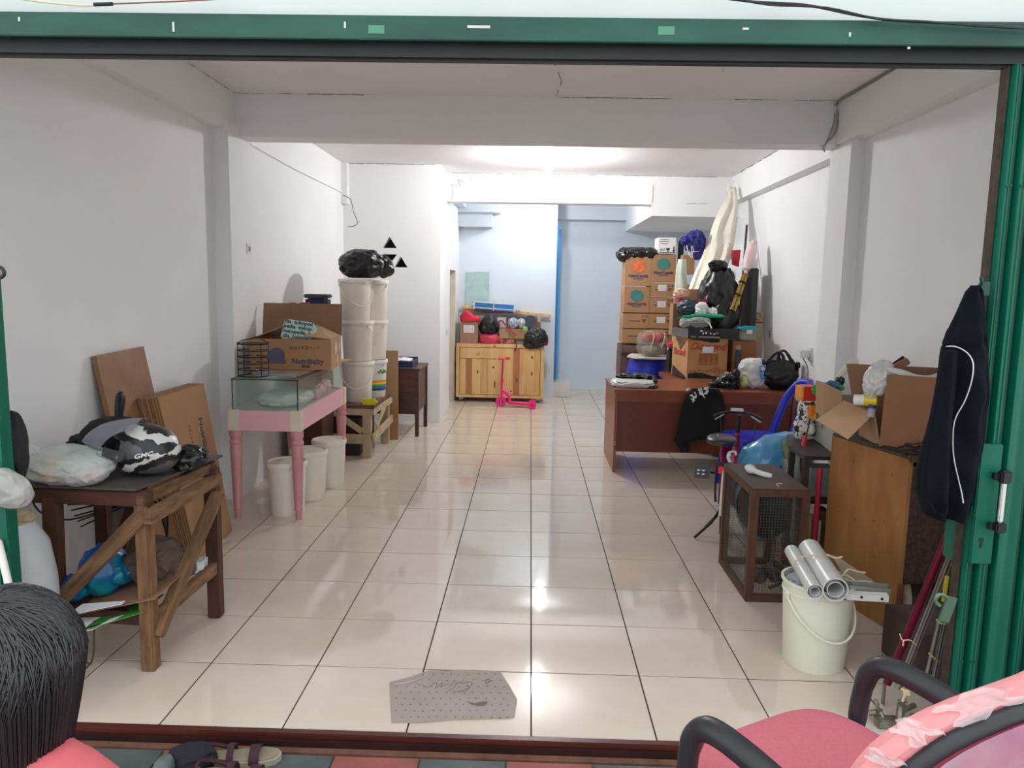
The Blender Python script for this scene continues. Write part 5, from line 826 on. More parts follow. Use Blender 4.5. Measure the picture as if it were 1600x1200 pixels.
b = B(); b.tube([(1.16, .8, .06), (1.15, .85, .12), (1.17, .9, .2), (1.15, .88, .28)], .008, 6); b.tube([(1.12, .78, .035), (1.2, .82, .06), (1.2, .95, .1), (1.1, .92, .05)], .008, 6); b.blob((1.08, .85, .07), (.05, .06, .035), 203, .25, 2.4, 3); b.blob((1.17, .87, .08), (.04, .05, .05), 204, .3, 2.4, 3); tag(b.done('dark_scrap', mat('dark_scrap_metal', '4b4846', .6, .2, var=.4, scale=40)), 'dark metal scraps lying on the bottom of the mesh cage', 'scrap')
b = B(); b.tube([at(u, v, .75) for u, v in ((1210, 864), (1220, 861), (1232, 870), (1214, 877))], .0035, 6); b.tube([at(u, v, .76) for u, v in ((1212, 868), (1234, 868))], .0035, 6); tag(b.done('red_rod', mat('dull_red_metal', '7a2c2c', .5)), 'dull red bent rod inside the mesh cage near its right front post', 'rod')
b = B(); b.tube([at(1166, 729, 1.0), at(1172, 733, .98), at(1190, 740, .93), at(1206, 744, .9)], [.012, .02, .013, .011], 9); b.blob(at(1172, 731, .99)+V((0, 0, .0)), (.025, .02, .018), 205, .2, 2.4, 3); tag(b.done('white_cloth_roll', PAPER), 'white rolled rag lying on top of the mesh cage', 'rag')
b = B(); b.tube([(1.12, .74, .537), (1.115, .755, .54), (1.125, .775, .54), (1.15, .782, .538)], .002, 5); tag(b.done('twine_piece', TWINE), 'short curved piece of twine on the front of the cage top', 'twine')
# blue bag
b = B(); b.blob((1.36, 1.56, .50), (.20, .16, .12), 211, .1, 1.6, 5, ridge=.6, R=(0, -.62, 0), fn=lambda q: V((q.x, q.y*(1-.35*q.x/.2), q.z*(1-.35*q.x/.2)))); b.blob((1.30, 1.56, .24), (.13, .14, .24), 214, .08, 1.6, 4, floor=.001); tag(b.done('blue_bag', mat('sky_blue_film', '4a94c4', .25, var=.12, scale=5, bump=.4, bscale=9, spec=.7)), 'big translucent blue bag bulging behind the mesh cage', 'bag')
# boxes against the right wall
Yb = 1.55
def bx(name, label, u0, u1, v0, v1, Y, d, m_, cat='box', bev=.003):
    a, c = at(u0, v0, Y), at(u1, v1 if v1 < 5000 else v0, Y); c.z = c.z if v1 < 5000 else .001; b = B(); b.bb(a.x, c.x, Y, Y+d, c.z, a.z, bev=bev); return tag(b.done(name, m_), label, cat)
t = thing('metal_cabinet', 'pale grey metal cabinet standing between the plywood cabinet and the red box', 'cabinet', (1.68, 1.25, .63))
a, c = at(1276, 620, 1.3), at(1312, 735, 1.3); B().prism([(1.53, 1.5, .63), (1.475, 1.0, .63), (1.9, 1.0, .63), (1.9, 1.5, .63)], (0, 0, .3)).done('cabinet_body', mat('grey_green_enamel', 'a4a79f', .5, var=.12, scale=5), t)
b = B(); b.bar((1.497, 1.25, .72), (1.488, 1.2, .84), .003, .006, bev=0); b.done('scratch', DSTEEL, t)
o = bx('red_box', 'red box with orange side on top of the printed bag by the right wall', 1257, 1277, 604, 627, 1.40, .1, [mat('signal_red_card', 'cf2f22', .4)]); LOC
b = B(); a, c = at(1251, 604, 1.42), at(1257, 626, 1.40); b.bb(a.x, at(1257, 604, 1.40).x-.0005, 1.403, 1.5, c.z, a.z); lab(b.done('orange_side', mat('orange_print', 'f0803a', .4, col2='f2b23a', scale=30), o), 'orange side')
t = thing('printed_bag', 'white bag with dense black print under the red box', 'bag', (1.55, 1.6, .3)); b = B(); p = at(1262, 655, 1.44); b.blob(p, (.055, .05, .13), 221, .1, 2, 4, sq=.7); b.blob(at(1253, 668, 1.43), (.045, .04, .08), 222, .15, 2, 4); b.done('bag_film', mat('black_white_newsprint', 'd6d4d0', .5, col2='26262a', scale=45, sharp=(.52, .56)), t)
bx('orange_packet', 'small orange packet wedged right of the printed bag', 1267, 1276, 634, 655, 1.36, .05, mat('orange_yellow_print', 'ee7a22', .4, col2='f2b238', scale=25, sharp=(.5, .55)))
b = B(); b.blob(at(1277, 609, 1.3), (.026, .03, .03), 225, .35, 2.4, 4); tag(b.done('green_bag', mat('leaf_green_film', '1f9a3a', .35, bump=.3)), 'bright green crumpled bag on the corner of the grey locker', 'bag')
b = B(); b.blob(at(1266, 672, 1.36), (.025, .025, .03), 226, .2, 2.4, 3); tag(b.done('white_jar', WHITEP), 'small white bottle top below the printed bag', 'bottle')
bx('olive_box', 'olive green carton with a pale label behind the top right of the mesh cage', 1236, 1252, 697, 721.6, 1.3, .15, mat('olive_print', '7a7d45', .5, col2='3b3a34', scale=20, sharp=(.5, .6)))
bx('brown_book_stack', 'stack of thin brown boards and papers on the dark rack', 1250, 1272, 700, 709.6, 1.22, .05, mat('brown_layers', '9a7b55', .6, col2='6b4c38', st=(.2, .2, 60), scale=3))
bx('grey_white_box', 'grey-white packet leaning under the brown boards by the rack', 1249, 1272, 710, 1e4, 1.222, .055, mat('grey_white_print', 'aeb0b0', .5, col2='8a8c8e', scale=18))
bx('white_card', 'white card standing behind the right corner of the mesh cage', 1233, 1247, 724, 748, 1.27, .03, PAPER)
bx('beige_box', 'beige box below the white card behind the mesh cage', 1234, 1262, 722, 1e4, 1.285, .15, mat('beige_card', '9d9487', .7))
# cable with plug
t = thing('charger_cable', 'dark red cable hanging from a charger in the right wall socket', 'cord', (2.1, 3.0, .5))
sp = atx(1265, 553, 2.11); b = B(); b.box(sp, (.012, .09, .10), bev=.003); b.done('socket_plate', WHITEP, t); b = B(); b.box(sp+V((-.04, -.0, -.0)), (.07, .05, .06), bev=.006); b.done('charger', WHITEP, t)
b = B(); b.tube([sp+V((-.05, 0, -.03)), at(1262, 575, 2.8), at(1262, 602, 2.2), at(1270, 615, 1.5), at(1266, 650, 1.4), at(1260, 680, 1.3), at(1252, 715, 1.18), at(1252, 740, 1.1), at(1256, 765, 1.05)], .0045, 6); b.done('cord', mat('dark_red_cord', '4a1c1e', .5), t); b = B(); b.tube([at(1258, 682, 1.28), at(1255, 700, 1.22)], .012, 8, 1); b.done('red_sleeve', mat('red_sleeve', 'd02a48', .4), t)
# dark rack with odds and ends
t = thing('dark_rack', 'dark timber rack squeezed between mesh cage and plywood cabinet', 'rack', (1.45, 1.05, 0)); RK = wood('dark_rack_wood', '3c2c26', '2a2120', st=(3, 3, 1), scale=6)
for x, y in ((1.33, .99), (1.88, .99), (1.33, 1.19), (1.50, 1.5), (1.88, 1.5)): B().bb(x-.014, x+.014, y-.014, y+.014, 0, .63, bev=.002).done('post', RK, t)
for z in (.09, .40, .62): B().prism([(1.315, .975, z-.01), (1.895, .975, z-.01), (1.895, 1.515, z-.01), (1.41, 1.515, z-.01), (1.315, 1.205, z-.01)], (0, 0, .018)).done('shelf', RK, t)
b = B(); b.bb(1.375, 1.50, 1.03, 1.15, .41, .555, bev=.003); tag(b.done('green_grey_tin', mat('green_grey_enamel', '86938a', .4)), 'grey-green box on the middle shelf of the dark rack', 'box')
b = B(); b.bb(1.36, 1.385, 1.0, 1.12, .10, .33, bev=.002); tag(b.done('yellow_binder', mat('olive_yellow_card', 'b4b05a', .5)), 'olive yellow binder upright on the lowest rack shelf', 'binder')
b = B(); b.bb(1.405, 1.43, 1.0, 1.12, .10, .30, bev=.002); tag(b.done('cream_binder', mat('cream_card', 'cfc7a8', .5)), 'cream binder beside the olive one on the lowest rack shelf', 'binder')
b = B(); b.bb(1.435, 1.48, 1.02, 1.12, .10, .34, bev=.002); tag(b.done('brown_binder', CARDE), 'dark brown binder rightmost on the lowest rack shelf', 'binder')
b = B(); b.tube([(1.372, .925, .001), (1.375, .925, .585)], .013, 10, 1); tag(b.done('crimson_pole', mat('crimson_tube', 'b0183c', .35)), 'short crimson pole upright at the left edge of the plywood cabinet', 'pole')
# plywood cabinet
PLY = wood('plywood_side', 'a8763f', '8c5f35', st=(3, 3, 1.2), scale=4, bump=.1, rough=.55); PLYD = mat('perforated_dark_board', '4a3029', .7, col2='2f1f1b', scale=60, sharp=(.45, .6)); PLYE = wood('reddish_plywood_edge', '6f3a26', '8a4c30', st=(8, 8, 1), scale=5)
t = thing('plywood_cabinet', 'old plywood cabinet with a dark perforated front and open base', 'cabinet', (1.68, .6, 0))
M = RZ((1.525, .40, 0), math.radians(14)); 
b = B(M); b.bb(0, .018, 0, .5, 0, .75); b.done('side_panel', PLY, t); b = B(M); b.bb(.53, .55, 0, .5, 0, .75); b.done('side_panel', PLY, t)
b = B(M); b.bb(-.001, .02, -.004, .006, 0, .22, bev=.001); b.done('edge_strip', PLYE, t); b = B(M); b.bb(.0185, .53, .0, .014, .23, .72); b.done('front_panel', PLYD, t)
b = B(M); b.bb(.0, .55, .0, .5, .75, .765, bev=.003); b.done('cabinet_top', wood('dark_grimy_top', '3c342e', '5a4434', scale=12, st=(2, 2, 2)), t); b = B(M); b.bb(.0185, .53, .014, .49, .21, .226); b.bb(.0185, .53, .47, .49, 0, .75, mi=0); b.done('inner_shelf', PLYD, t)
b = B(M); b.bb(-.004, .03, -.012, .01, .74, .775, bev=.004); b.done('metal_corner', mat('rusted_corner', '6a4a35', .6, .4), t)
b = B(M)
for k in range(16): z = rnd.uniform(.1, .7); y = rnd.uniform(.03, .45); b.blob((-.0005, y, z), (.001, .003+.004*rnd.random(), .004+.003*rnd.random()), k, .2, 2, 1)
b.done('paint_specks', CARDE, t)['kind'] = 'stuff'
b = B(); b.tube([(1.58, .46, .02), (1.6, .47, .12), (1.6, .5, .19)], .022, 10); tag(b.done('pale_tube', mat('cream_tube', 'b5a58a', .5)), 'cream tube standing in the dark open base of the plywood cabinet', 'tube')
# wire heap
b = B(); M2 = M
for k in range(46):
    p = V((.2+rnd.gauss(0, .07), .0+rnd.gauss(0, .02), .772)); q = [M @ (p+V((-.09, 0, 0))+V((rnd.uniform(-.08, .08), rnd.uniform(-.03, .05), abs(rnd.gauss(0, .024))))) for _ in range(4)]; b.tube(q, rnd.choice((.0025, .004, .003)), 5, 3)
b.tube([M @ V((.18, -.01, .78)), M @ V((.19, -.015, .81)), M @ V((.2, -.02, .835))], .0012, 4); b.tube([M @ V((.0, .2, .77)), M @ V((.03, .08, .77)), M @ V((.1, .0, .765)), M @ V((.2, -.02, .762)), M @ V((.3, -.02, .762))], .008, 6); b.tube([M @ V((.1, -.005, .765)), M @ V((.1, -.012, .735)), M @ V((.112, -.013, .72)), M @ V((.105, -.013, .705))], .003, 5)
tag(b.done('wire_heap', mat('dirty_wire', '3a302b', .6, .2, var=.5, scale=30), ang=180), 'tangled heap of dirty dark wires on the front edge of the plywood cabinet', 'wire')
# open carton on the cabinet
t = thing('open_carton', 'open brown carton leaning on the plywood cabinet with a flap folded out to the left', 'carton', (1.62, .62, .77))
def pn(pts, th=.004, name='side_panel', m_=CARD):
    pts = [V(p) for p in pts]; n = (pts[1]-pts[0]).cross(pts[3]-pts[0]).normalized(); b = B(); b.prism(pts, n*th); return b.done(name, m_, t)
CD3 = mat('cardboard_shade', '8c6146', .85, var=.08)
A_, B_, C_, D_ = atz(1374, 696, .772), atz(1478, 712, .772), V((1.90, .78, .77)), V((1.49, .80, .77)); A_.z = B_.z = .77
zh = .92
TA, TB, TC, TD = at(1386, 585, A_.y-.03), at(1500, 592, B_.y-.03), V((1.92, .80, zh+.03)), V((1.47, .82, zh+.0))
pn([A_, B_, TB, TA], .004, 'front_panel', CD3)
LA = at(1366, 647, A_.y+.02); LD = at(1322, 628, .82)
pn([A_, D_, V((1.46, .80, .93)), LA], .004, 'side_panel', CARD)
pn([LA, at(1319, 626, .80), at(1275, 657, .70), at(1325, 687, .50)], .003, 'flap', mat('cardboard_light', 'c49f7c', .8, var=.05))
pn([D_, C_, at(1475, 575, .80), at(1322, 568, .80)], .004, 'back_panel', CARDD)
pn([A_, B_, C_, D_], .004, 'base_panel', CARDD); pn([B_, C_, at(1475, 575, .80), TB], .004, 'side_panel', CARDD)
b = B(); b.bar(A_.lerp(TA, .2)+V((.1, -.006, 0)), A_.lerp(TA, .85)+V((.14, -.006, .02)), .001, .002, bev=0); b.done('crease', CARDE, t)
CL = mat('white_clear_film', 'e0e0e0', .2, alpha=.7, var=.1, scale=15, bump=.7, bscale=20, spec=.8)
b = B(); b.blob(at(1372, 592, .60), (.055, .06, .085), 231, .15, 2.2, 5, R=(0, .4, 0)); b.tube([at(1385, 576, .55), at(1410, 583, .52), at(1440, 590, .5), at(1470, 588, .5)], [.012, .014, .01, .016], 8); tag(b.done('clear_bag', CL), 'clear crinkled plastic bag bulging out of the open carton on the plywood cabinet', 'bag')
t2 = thing('yellow_jar', 'yellow-capped jar lying in the open carton', 'jar', at(1355, 632, .62)); p = at(1352, 625, .62); q = p+V((-.04, .005, -.004)); B().cyl(p, p+V((.04, -.03, 0)), .026, n=20).done('cap', mat('yellow_cap', 'e2bf22', .35), t2); B().cyl(p, p+V((-.035, .026, -.004)), .024, n=20).done('jar_body', WHITEP, t2)
b = B(); p = at(1363, 633, .57); b.cyl(p, p+V((0, 0, -.012)), .018, n=16); b.cyl(p+V((0, 0, -.013)), p+V((-.006, 0, -.05)), .016, n=16, mi=1); tag(b.done('blue_capped_bottle', [mat('navy_cap', '27306a', .4), mat('clear_bottle', 'b5b8bc', .15, alpha=.6)]), 'small clear bottle with a navy cap in front of the yellow-capped jar', 'bottle')
b = B(); pts = [at(u, v, .78) for u, v in ((1288, 598), (1316, 612), (1314, 650), (1287, 650))]; b.prism(pts, (0, .1, 0)); tag(b.done('narrow_carton', CARD), 'narrow upright brown carton left behind the open carton', 'carton')
b = B(); b.blob(at(1302, 602, .86), (.035, .04, .022), 235, .3, 2.4, 3); tag(b.done('blue_cloth', mat('slate_blue_cloth', '4a6a8c', .8, bump=.3)), 'slate blue cloth spilling from the narrow upright carton', 'cloth'); b = B(); b.blob(at(1312, 595, .9), (.02, .03, .022), 236, .3, 2.4, 3); tag(b.done('black_cloth', BLK), 'black cloth scrap above the slate blue cloth', 'cloth'); b = B(); b.blob(at(1314, 606, .83), (.014, .02, .014), 237, .3, 2.4, 3); tag(b.done('green_scrap', mat('teal_scrap', '2e8a66', .5)), 'small green scrap right of the slate blue cloth', 'scrap')
b = B(); b.tube([at(1305, 594, 1.15), at(1318, 580, 1.15), at(1328, 568, 1.15), at(1340, 566, 1.15)], [.012, .016, .016, .018], 8); tag(b.done('cream_roll', mat('cream_cloth', 'ddd9c8', .8)), 'cream rolled cloth slanting up behind the open carton', 'roll'); b = B(); b.blob(at(1373, 572, 1.15), (.04, .03, .022), 238, .15, 2.2, 3); tag(b.done('green_bundle', mat('mid_green_plastic', '2f9a64', .4)), 'green rounded thing peeping over the back of the open carton', 'bundle')
b = B(); b.bar(at(1393, 577, 1.15), at(1420, 563, 1.12), .05, .035, bev=.005); tag(b.done('brown_tube_box', mat('brown_kraft', '8f6c50', .8)), 'short brown carton tube sticking up behind the open carton', 'carton'); b = B(); b.bar(at(1391, 573, 1.17), at(1413, 558, 1.15), .012, .02, bev=.002); tag(b.done('black_strip', BLK), 'black strip lying along the short brown carton tube', 'strip')
# ---------------------------------------------------------------- big pail with rolls
t = pail(1.093, .15, 0, .131, .335, 'open cream pail on the floor holding plastic rolls and a metal bracket', None, lid=False, ang=.25, hang=.42, name='pail', m_=mat('dusty_cream_pail', 'e4e4d2', .4, var=.05, scale=4, bump=.03))
b = B(); b.blob((1.04, .16, .315), (.06, .07, .03), 241, .3, 3, 4); tag(b.done('grey_rags', mat('grey_rag', '9a9da2', .8, bump=.3)), 'crumpled grey rags inside the open pail on its left', 'rag')
t = thing('plastic_roll', 'two translucent plastic sheet rolls tied together lying across the open pail', 'roll', (1.12, .2, .36)); TR = mat('translucent_sheet', 'd8dad8', .3, alpha=.88, var=.06, scale=12, st=(1, 1, 1), spec=.5)
pa, pb = at(1254, 858, .36), at(1293, 921, -.02)
dv = (pb-pa).normalized(); sd_ = dv.cross(V((0, 0, 1))).normalized()
def hollow(p, q, r, m_, nm):
    z = (q-p).length; b = B(); b.lathe(p, [(r*.9, 0), (r, 0), (r, z), (r*.9, z), (r*.9, .001)], 28, axis=(q-p), caps=False); b.lathe(p, [(r*.6, .0), (r*.66, 0), (r*.66, z*.998), (r*.6, z*.998)], 24, axis=(q-p), caps=False); return b.done(nm, m_, t)
hollow(pa-sd_*.028, pb-sd_*.028, .045, TR, 'sheet_roll'); hollow(pa+sd_*.042+V((0, 0, -.012)), pb+sd_*.042+V((0, 0, -.012)), .028, TR, 'sheet_roll')
b = B(); c_ = pa.lerp(pb, .45)
b.tube([c_+sd_*math.cos(a)*.07+dv.cross(sd_)*math.sin(a)*.043 for a in [2*math.pi*k/20 for k in range(20)]], .0035, 5, 1, closed=True); b.done('twine_tie', TWINE, t)
b = B(); pts = [at(u, v, .2) for u, v in ((1300, 868), (1312, 872), (1365, 908), (1345, 915), (1322, 905))]; b.prism(pts, (0, .012, 0)); tag(b.done('grey_sheet', mat('taupe_sheet', 'a89c88', .5)), 'taupe curved sheet leaning from the pail toward the plywood cabinet', 'sheet')
b = B(); b.tube([at(u, v, .15) for u, v in ((1292, 866), (1305, 872), (1316, 870))], .004, 5); b.tube([at(u, v, .13) for u, v in ((1315, 902), (1325, 890), (1338, 893), (1352, 895))], .004, 5); b.tube([at(u, v, .13) for u, v in ((1318, 904), (1330, 908), (1350, 908), (1366, 911))], .004, 5); tag(b.done('twine_strands', TWINE), 'loose cream twine strands over the sheets at the right of the pail', 'twine')
t = thing('metal_bracket', 'white and grey metal bracket strips with bolt holes on the pail rim', 'bracket', (1.25, .03, .33)); a_ = (at(1318, 932, .02), at(1389, 936, .0)); b = B(); b.bar(*a_, .026, .003, up=(0, 1, 0)).bar(a_[0]+V((0, .012, .013)), a_[1]+V((0, .012, .013)), .003, .026, up=(0, 1, 0)); b.done('white_strip', WHITEP, t); b = B(); b.bar(at(1326, 920, .06), at(1392, 926, .04), .03, .004, up=(0, 1, 0)); b.bar(at(1330, 914, .09), at(1388, 918, .07), .03, .004, up=(0, 1, 0)); b.done('grey_strip', mat('grey_metal_strip', 'a9aca6', .4, .5), t)
b = B(); [b.lathe(at(u, v, -.0), [(.005, 0), (.005, .002)], 12, axis=(0, -1, 0)) for u, v in ((1346, 933), (1378, 936))]; b.done('bolt_holes', BLK, t); b = B(); b.tube([at(1300, 934, .0), at(1312, 934, .0), at(1317, 928, .0), at(1320, 938, -.01)], .005, 6); b.done('rusty_hook', mat('rust', '7a4a30', .8), t)
# ---------------------------------------------------------------- folding gate right
t = thing('folding_gate', 'green folding iron gate bunched up at the right of the shopfront', 'gate', (1.45, -.38, 0))
GD = mat('gate_dark_paint', '0b4a3e', .5, var=.25, scale=8, st=(3, 3, .8)); RUST = mat('gate_edge_rust', '3c2f24', .7, var=.4, scale=30)  # dark green carries the shade of the gaps between channels; rivets and hook share it
gx = [(1.287, .009, RUST), (1.303, .018, GREEN), (1.323, .012, GD), (1.345, .024, GREEN), (1.368, .012, GD), (1.412, .062, GREEN), (1.455, .012, GD), (1.475, .02, GREEN), (1.497, .014, GD), (1.52, .022, GREEN), (1.543, .014, GD), (1.567, .022, GREEN), (1.59, .014, GD), (1.625, .045, GREEN), (1.67, .03, GD), (1.71, .04, GREEN)]
for k, (x, w_, m_) in enumerate(gx):
    y0_ = -.425 if m_ is GREEN else -.405; b = B(); hw = w_/2
    if m_ is GREEN: b.prism([(x-hw, -.37, .012), (x-hw, y0_+.006, .012), (x-hw+.004, y0_, .012), (x-hw*.3, y0_, .012), (x-hw*.15, y0_+.003, .012), (x+hw*.15, y0_+.003, .012), (x+hw*.3, y0_, .012), (x+hw-.004, y0_, .012), (x+hw, y0_+.006, .012), (x+hw, -.37, .012)], (0, 0, 2.045))
    else: b.bb(x-hw, x+hw, y0_, -.372, .012, 2.057, bev=.001)
    b.done('gate_channel', m_, t)
b = B()
for z in (.30, .95, 1.72): [b.lathe((x, -.4255, z+.008), [(.004, 0), (.003, .003)], 8, axis=(0, -1, 0)) for x in (1.30, 1.312, 1.34, 1.352)]
b.done('rivets', GD, t)['kind'] = 'stuff'
b = B(); b.bb(1.296, 1.36, -.440, -.4265, .625, .99, bev=.003); o = b.done('lock_plate', GREEN, t); b = B(); b.bb(1.292, 1.30, -.43, -.3, .6, .8, bev=.002); b.done('side_strip', GREEN, o)
b = B(); b.lathe((1.323, -.4402, .70), [(.0075, 0), (.0075, .001)], 14, axis=(0, -1, 0)); b.bb(1.3195, 1.3265, -.4414, -.44, .675, .70); b.done('keyhole', BLK, o)
b = B(); b.bar((1.352, -.47, .885), (1.352, -.47, .765), .012, .014, bev=.003); b.done('handle_grip', mat('bright_aluminium', 'dcdcdc', .25, .6), t)
b = B(); b.bar((1.352, -.472, .92), (1.352, -.472, .883), .026, .03, bev=.004); b.bar((1.325, -.46, .9), (1.352, -.46, .9), .018, .02); b.done('handle_mount', BLK, t); b = B(); b.bar((1.352, -.472, .765), (1.352, -.472, .735), .024, .03, bev=.004); b.bar((1.325, -.46, .75), (1.352, -.46, .75), .016, .02); b.done('handle_mount', BLK, t)
b = B(); p = at(1537, 462, -.44); b.bar(p, p+V((.0, 0, .04)), .03, .006, up=(0, 1, 0)); b.tube([p+V((-.014, 0, .03)), p+V((-.02, -.02, .035)), p+V((-.03, -.03, .05))], .005, 6); b.done('coat_hook', GD, t)
b = B(); p = at(1475, 957, -.44); b.bar(p+V((0, 0, -.03)), p+V((.02, 0, .05)), .035, .006, up=(0, 1, 0)); b.tube([p+V((0, -.005, .05)), p+V((-.025, -.01, .06)), p+V((-.035, -.01, .04)), p+V((-.02, -.01, .025))], .006, 6); b.done('latch', mat('bare_green_steel', '5a7a66', .4, .5), t)
# jacket
NVJ = mat('navy_jacket_cloth', '10121b', .95, var=.12, scale=25, bump=.15, spec=.15)
o = hang('tracksuit_jacket', [(1519, 1529, 446), (1510, 1533, 455), (1501, 1535, 475), (1490, 1536, 500), (1483, 1537, 515), (1475, 1538, 533), (1474, 1540, 545), (1468, 1540, 580), (1461, 1541, 620), (1452, 1538, 665), (1443, 1533, 700), (1435, 1525, 735), (1434, 1516, 765), (1440, 1508, 790), (1448, 1496, 805)], NVJ, lambda f: -.47+.06*f, lambda f: .018+.05*math.sin(min(1, f*1.4)*math.pi/2), 'navy blue jacket with white piping hanging on the right gate', 'jacket', folds=9, fd=.3, seed=6, n=48)
bt = bpy.context.evaluated_depsgraph_get(); bt.update()
from mathutils.bvhtree import BVHTree
def proj_on(o, pts, lift):
    me = o.data; bv = BVHTree.FromPolygons([v.co+LOC[o] for v in me.vertices], [list(p.vertices) for p in me.polygons]); out = []
    for u, v in pts:
        d = ray(u, v).normalized(); h = bv.ray_cast(CP, d); out.append((h[0]-d*lift) if h[0] else at(u, v, -.5))
    return out
b = B(); b.tube(proj_on(o, ((1478, 541), (1489, 541), (1500, 544), (1511, 551), (1519, 562), (1521, 575), (1519, 592), (1514, 610), (1506, 630), (1497, 645), (1491, 660), (1489, 680), (1489, 700), (1491, 720), (1495, 738), (1499, 755), (1503, 772), (1505, 786)), .002), .0019, 6, 2); b.done('white_piping', mat('piping_white', 'd5d5d8', .7), o)
hang('sleeve', [(1476, 1496, 548), (1468, 1494, 590), (1459, 1489, 640), (1448, 1484, 700), (1441, 1480, 745), (1441, 1478, 780), (1447, 1474, 796)], NVJ, lambda f: -.50+.01*f, lambda f: .012+.03*f, '', '', folds=7, fd=.35, seed=9, par=o)
b = B(); b.blob(at(1479, 536, -.46), (.012, .012, .008), 3, .2, 2, 2); b.done('collar_tip', NVJ, o)
# poles beside the gate
t = thing('maroon_pole', 'maroon metal pole leaning on the gate, tied with twine to a grey one', 'pole', (1.25, -.2, 0)); b = B(); p, q = at(1386, 1068, -.22), at(1486, 826, -.30); p.z = max(p.z, .02); b.tube([p, q], .013, 12, 1); b.done('pole', mat('maroon_metal', '6b1232', .3, .5), t)
b = B()
for u, v in ((1410, 1000), (1479, 854)): b.tube([at(u-4, v-10, -.25), at(u, v, -.255), at(u+12, v, -.26), at(u+22, v+8, -.25)], .002, 5); b.tube([at(u+2, v, -.256), at(u+1, v+9, -.257)], .0025, 5)
b.done('twine_tie', TWINE, t)
b = B(); p, q = at(1404, 1075, -.2), at(1493, 850, -.28); b.tube([p, q], .0105, 12, 1); tag(b.done('steel_pole', STEEL), 'grey steel pole leaning right beside the maroon one', 'pole')
t = thing('aluminium_poles', 'pair of thin aluminium tubes tied with yellow twine next to the green gate', 'pole', (1.3, -.25, 0)); b = B(); b.tube([at(1446, 1068, -.24), at(1468, 972, -.27)], .0085, 10, 1); b.done('tube', STEEL, t); b = B(); b.tube([at(1457, 1070, -.24), at(1476, 975, -.27)], .0075, 10, 1); b.done('tube', STEEL, t); b = B(); b.tube([at(1451, 1020, -.26), at(1458, 1027, -.27), at(1466, 1034, -.265)], .0025, 5); b.tube([at(1463, 968, -.28), at(1472, 975, -.285)], .003, 5); b.done('twine_tie', mat('yellow_twine', 'c9bd6a', .8), t)
b = B(); b.bar(at(1474, 940, -.28), at(1480, 900, -.3), .013, .008, bev=.002); tag(b.done('yellow_strip', mat('yellow_plastic', 'cdb83a', .5)), 'short yellow strip between the poles and the gate', 'strip')
MP = mat('greasy_metal_parts', '8a867a', .4, .7, var=.4, scale=30)
b = B()
for k in range(9): p = V((rnd.uniform(1.13, 1.28), rnd.uniform(-.33, -.18), rnd.uniform(.012, .05))); b.cyl(p, p+V((rnd.uniform(-.03, .03), rnd.uniform(-.03, .03), rnd.uniform(.01, .05))), rnd.uniform(.006, .014), n=10)
b.bb(1.14, 1.22, -.30, -.26, .002, .03, bev=.003); p = at(1374, 1020, -.15); b.cyl(p, p+V((.022, -.01, -.035)), .0085, n=12); b.cyl(V((p.x+.022, p.y-.01, .0)), p+V((.022, -.01, -.034)), .006, n=10)
tag(b.done('metal_fittings', MP), 'greasy metal fittings heaped on the floor at the foot of the poles', 'fittings')
b = B(); b.tube([at(1408, 1076, -.3), at(1414, 1082, -.31), at(1410, 1096, -.31)], .004, 5); b.blob(at(1416, 1082, -.3), (.012, .012, .012), 4, .3, 2, 2); tag(b.done('yellow_twine_knot', TWINE), 'frayed yellow twine knot on the metal fittings', 'twine')
b = B(); b.bb(1.40, 1.62, -.02, .25, .0, .2, bev=.004); tag(b.done('brown_floor_box', mat('dark_mauve_card', '4a3a38', .8)), 'dark mauve brown box on the floor between poles and gate', 'box')  # dark block put in for the shade of the opening behind the poles
# ---------------------------------------------------------------- left front things
t = thing('white_canister', 'white plastic canister with a worn label at the left edge below the hanging bag', 'canister', (-1.76, -.2, 0))
b = B(); b.lathe((-1.765, -.2, 0), [(.10, 0), (.115, .02), (.118, .2), (.112, .4), (.095, .52), (.06, .585), (.05, .6), (.001, .6)], 28); b.done('canister_body', mat('greyish_white_plastic', 'b9bec0', .4), t)
b = B(); b.bar((-1.79, -.318, .48), (-1.70, -.295, .48), .07, .002, up=(0, 1, 0)); o = b.done('worn_label', mat('worn_label', 'a89a88', .7, var=.2, scale=20), t)
text('lettering', 'base', (-1.72, -.315, .478), (1, .2, .25), (0, 0, 1), .03, mat('grey_ink', '9a9aa6'), t)
b = B(); b.bar((-1.715, -.317, .385), (-1.69, -.305, .385), .055, .002, up=(0, 1, 0)); b.done('green_sticker', mat('green_sticker', '5a9a52', .4, col2='dfe6da', scale=25, sharp=(.5, .55)), t)
b = B(); b.blob((-1.78, -.2, .61), (.075, .07, .03), 251, .2, 2.4, 4); tag(b.done('yellowish_cloth', mat('yellowish_rag', 'a99d7c', .9, bump=.3)), 'yellowish rag covering the white canister', 'rag')
b = B(); b.tube([at(-4, 836, -.33), at(10, 850, -.335), at(24, 880, -.345), at(28, 905, -.345), at(28, 945, -.34)], .0035, 6); tag(b.done('black_hose', BLK), 'thin black hose curving down over the white canister', 'hose')
b = B(); b.tube([at(-6, 830, -.42), at(24, 958, -.5)], .011, 12, 1); tag(b.done('white_stick', WHITEP), 'slanting white stick in front of the white canister', 'stick')
b = B(); b.blob(at(8, 762, -.46), (.085, .05, .055), 255, .09, 1.6, 5, R=(0, .5, 0)); tag(b.done('clear_film_bag', mat('smudgy_film', 'b9b9b4', .25, alpha=.7, var=.15, scale=16, bump=.6, bscale=12, spec=.8)), 'clear plastic bag hanging on the left gate at the frame edge', 'bag')
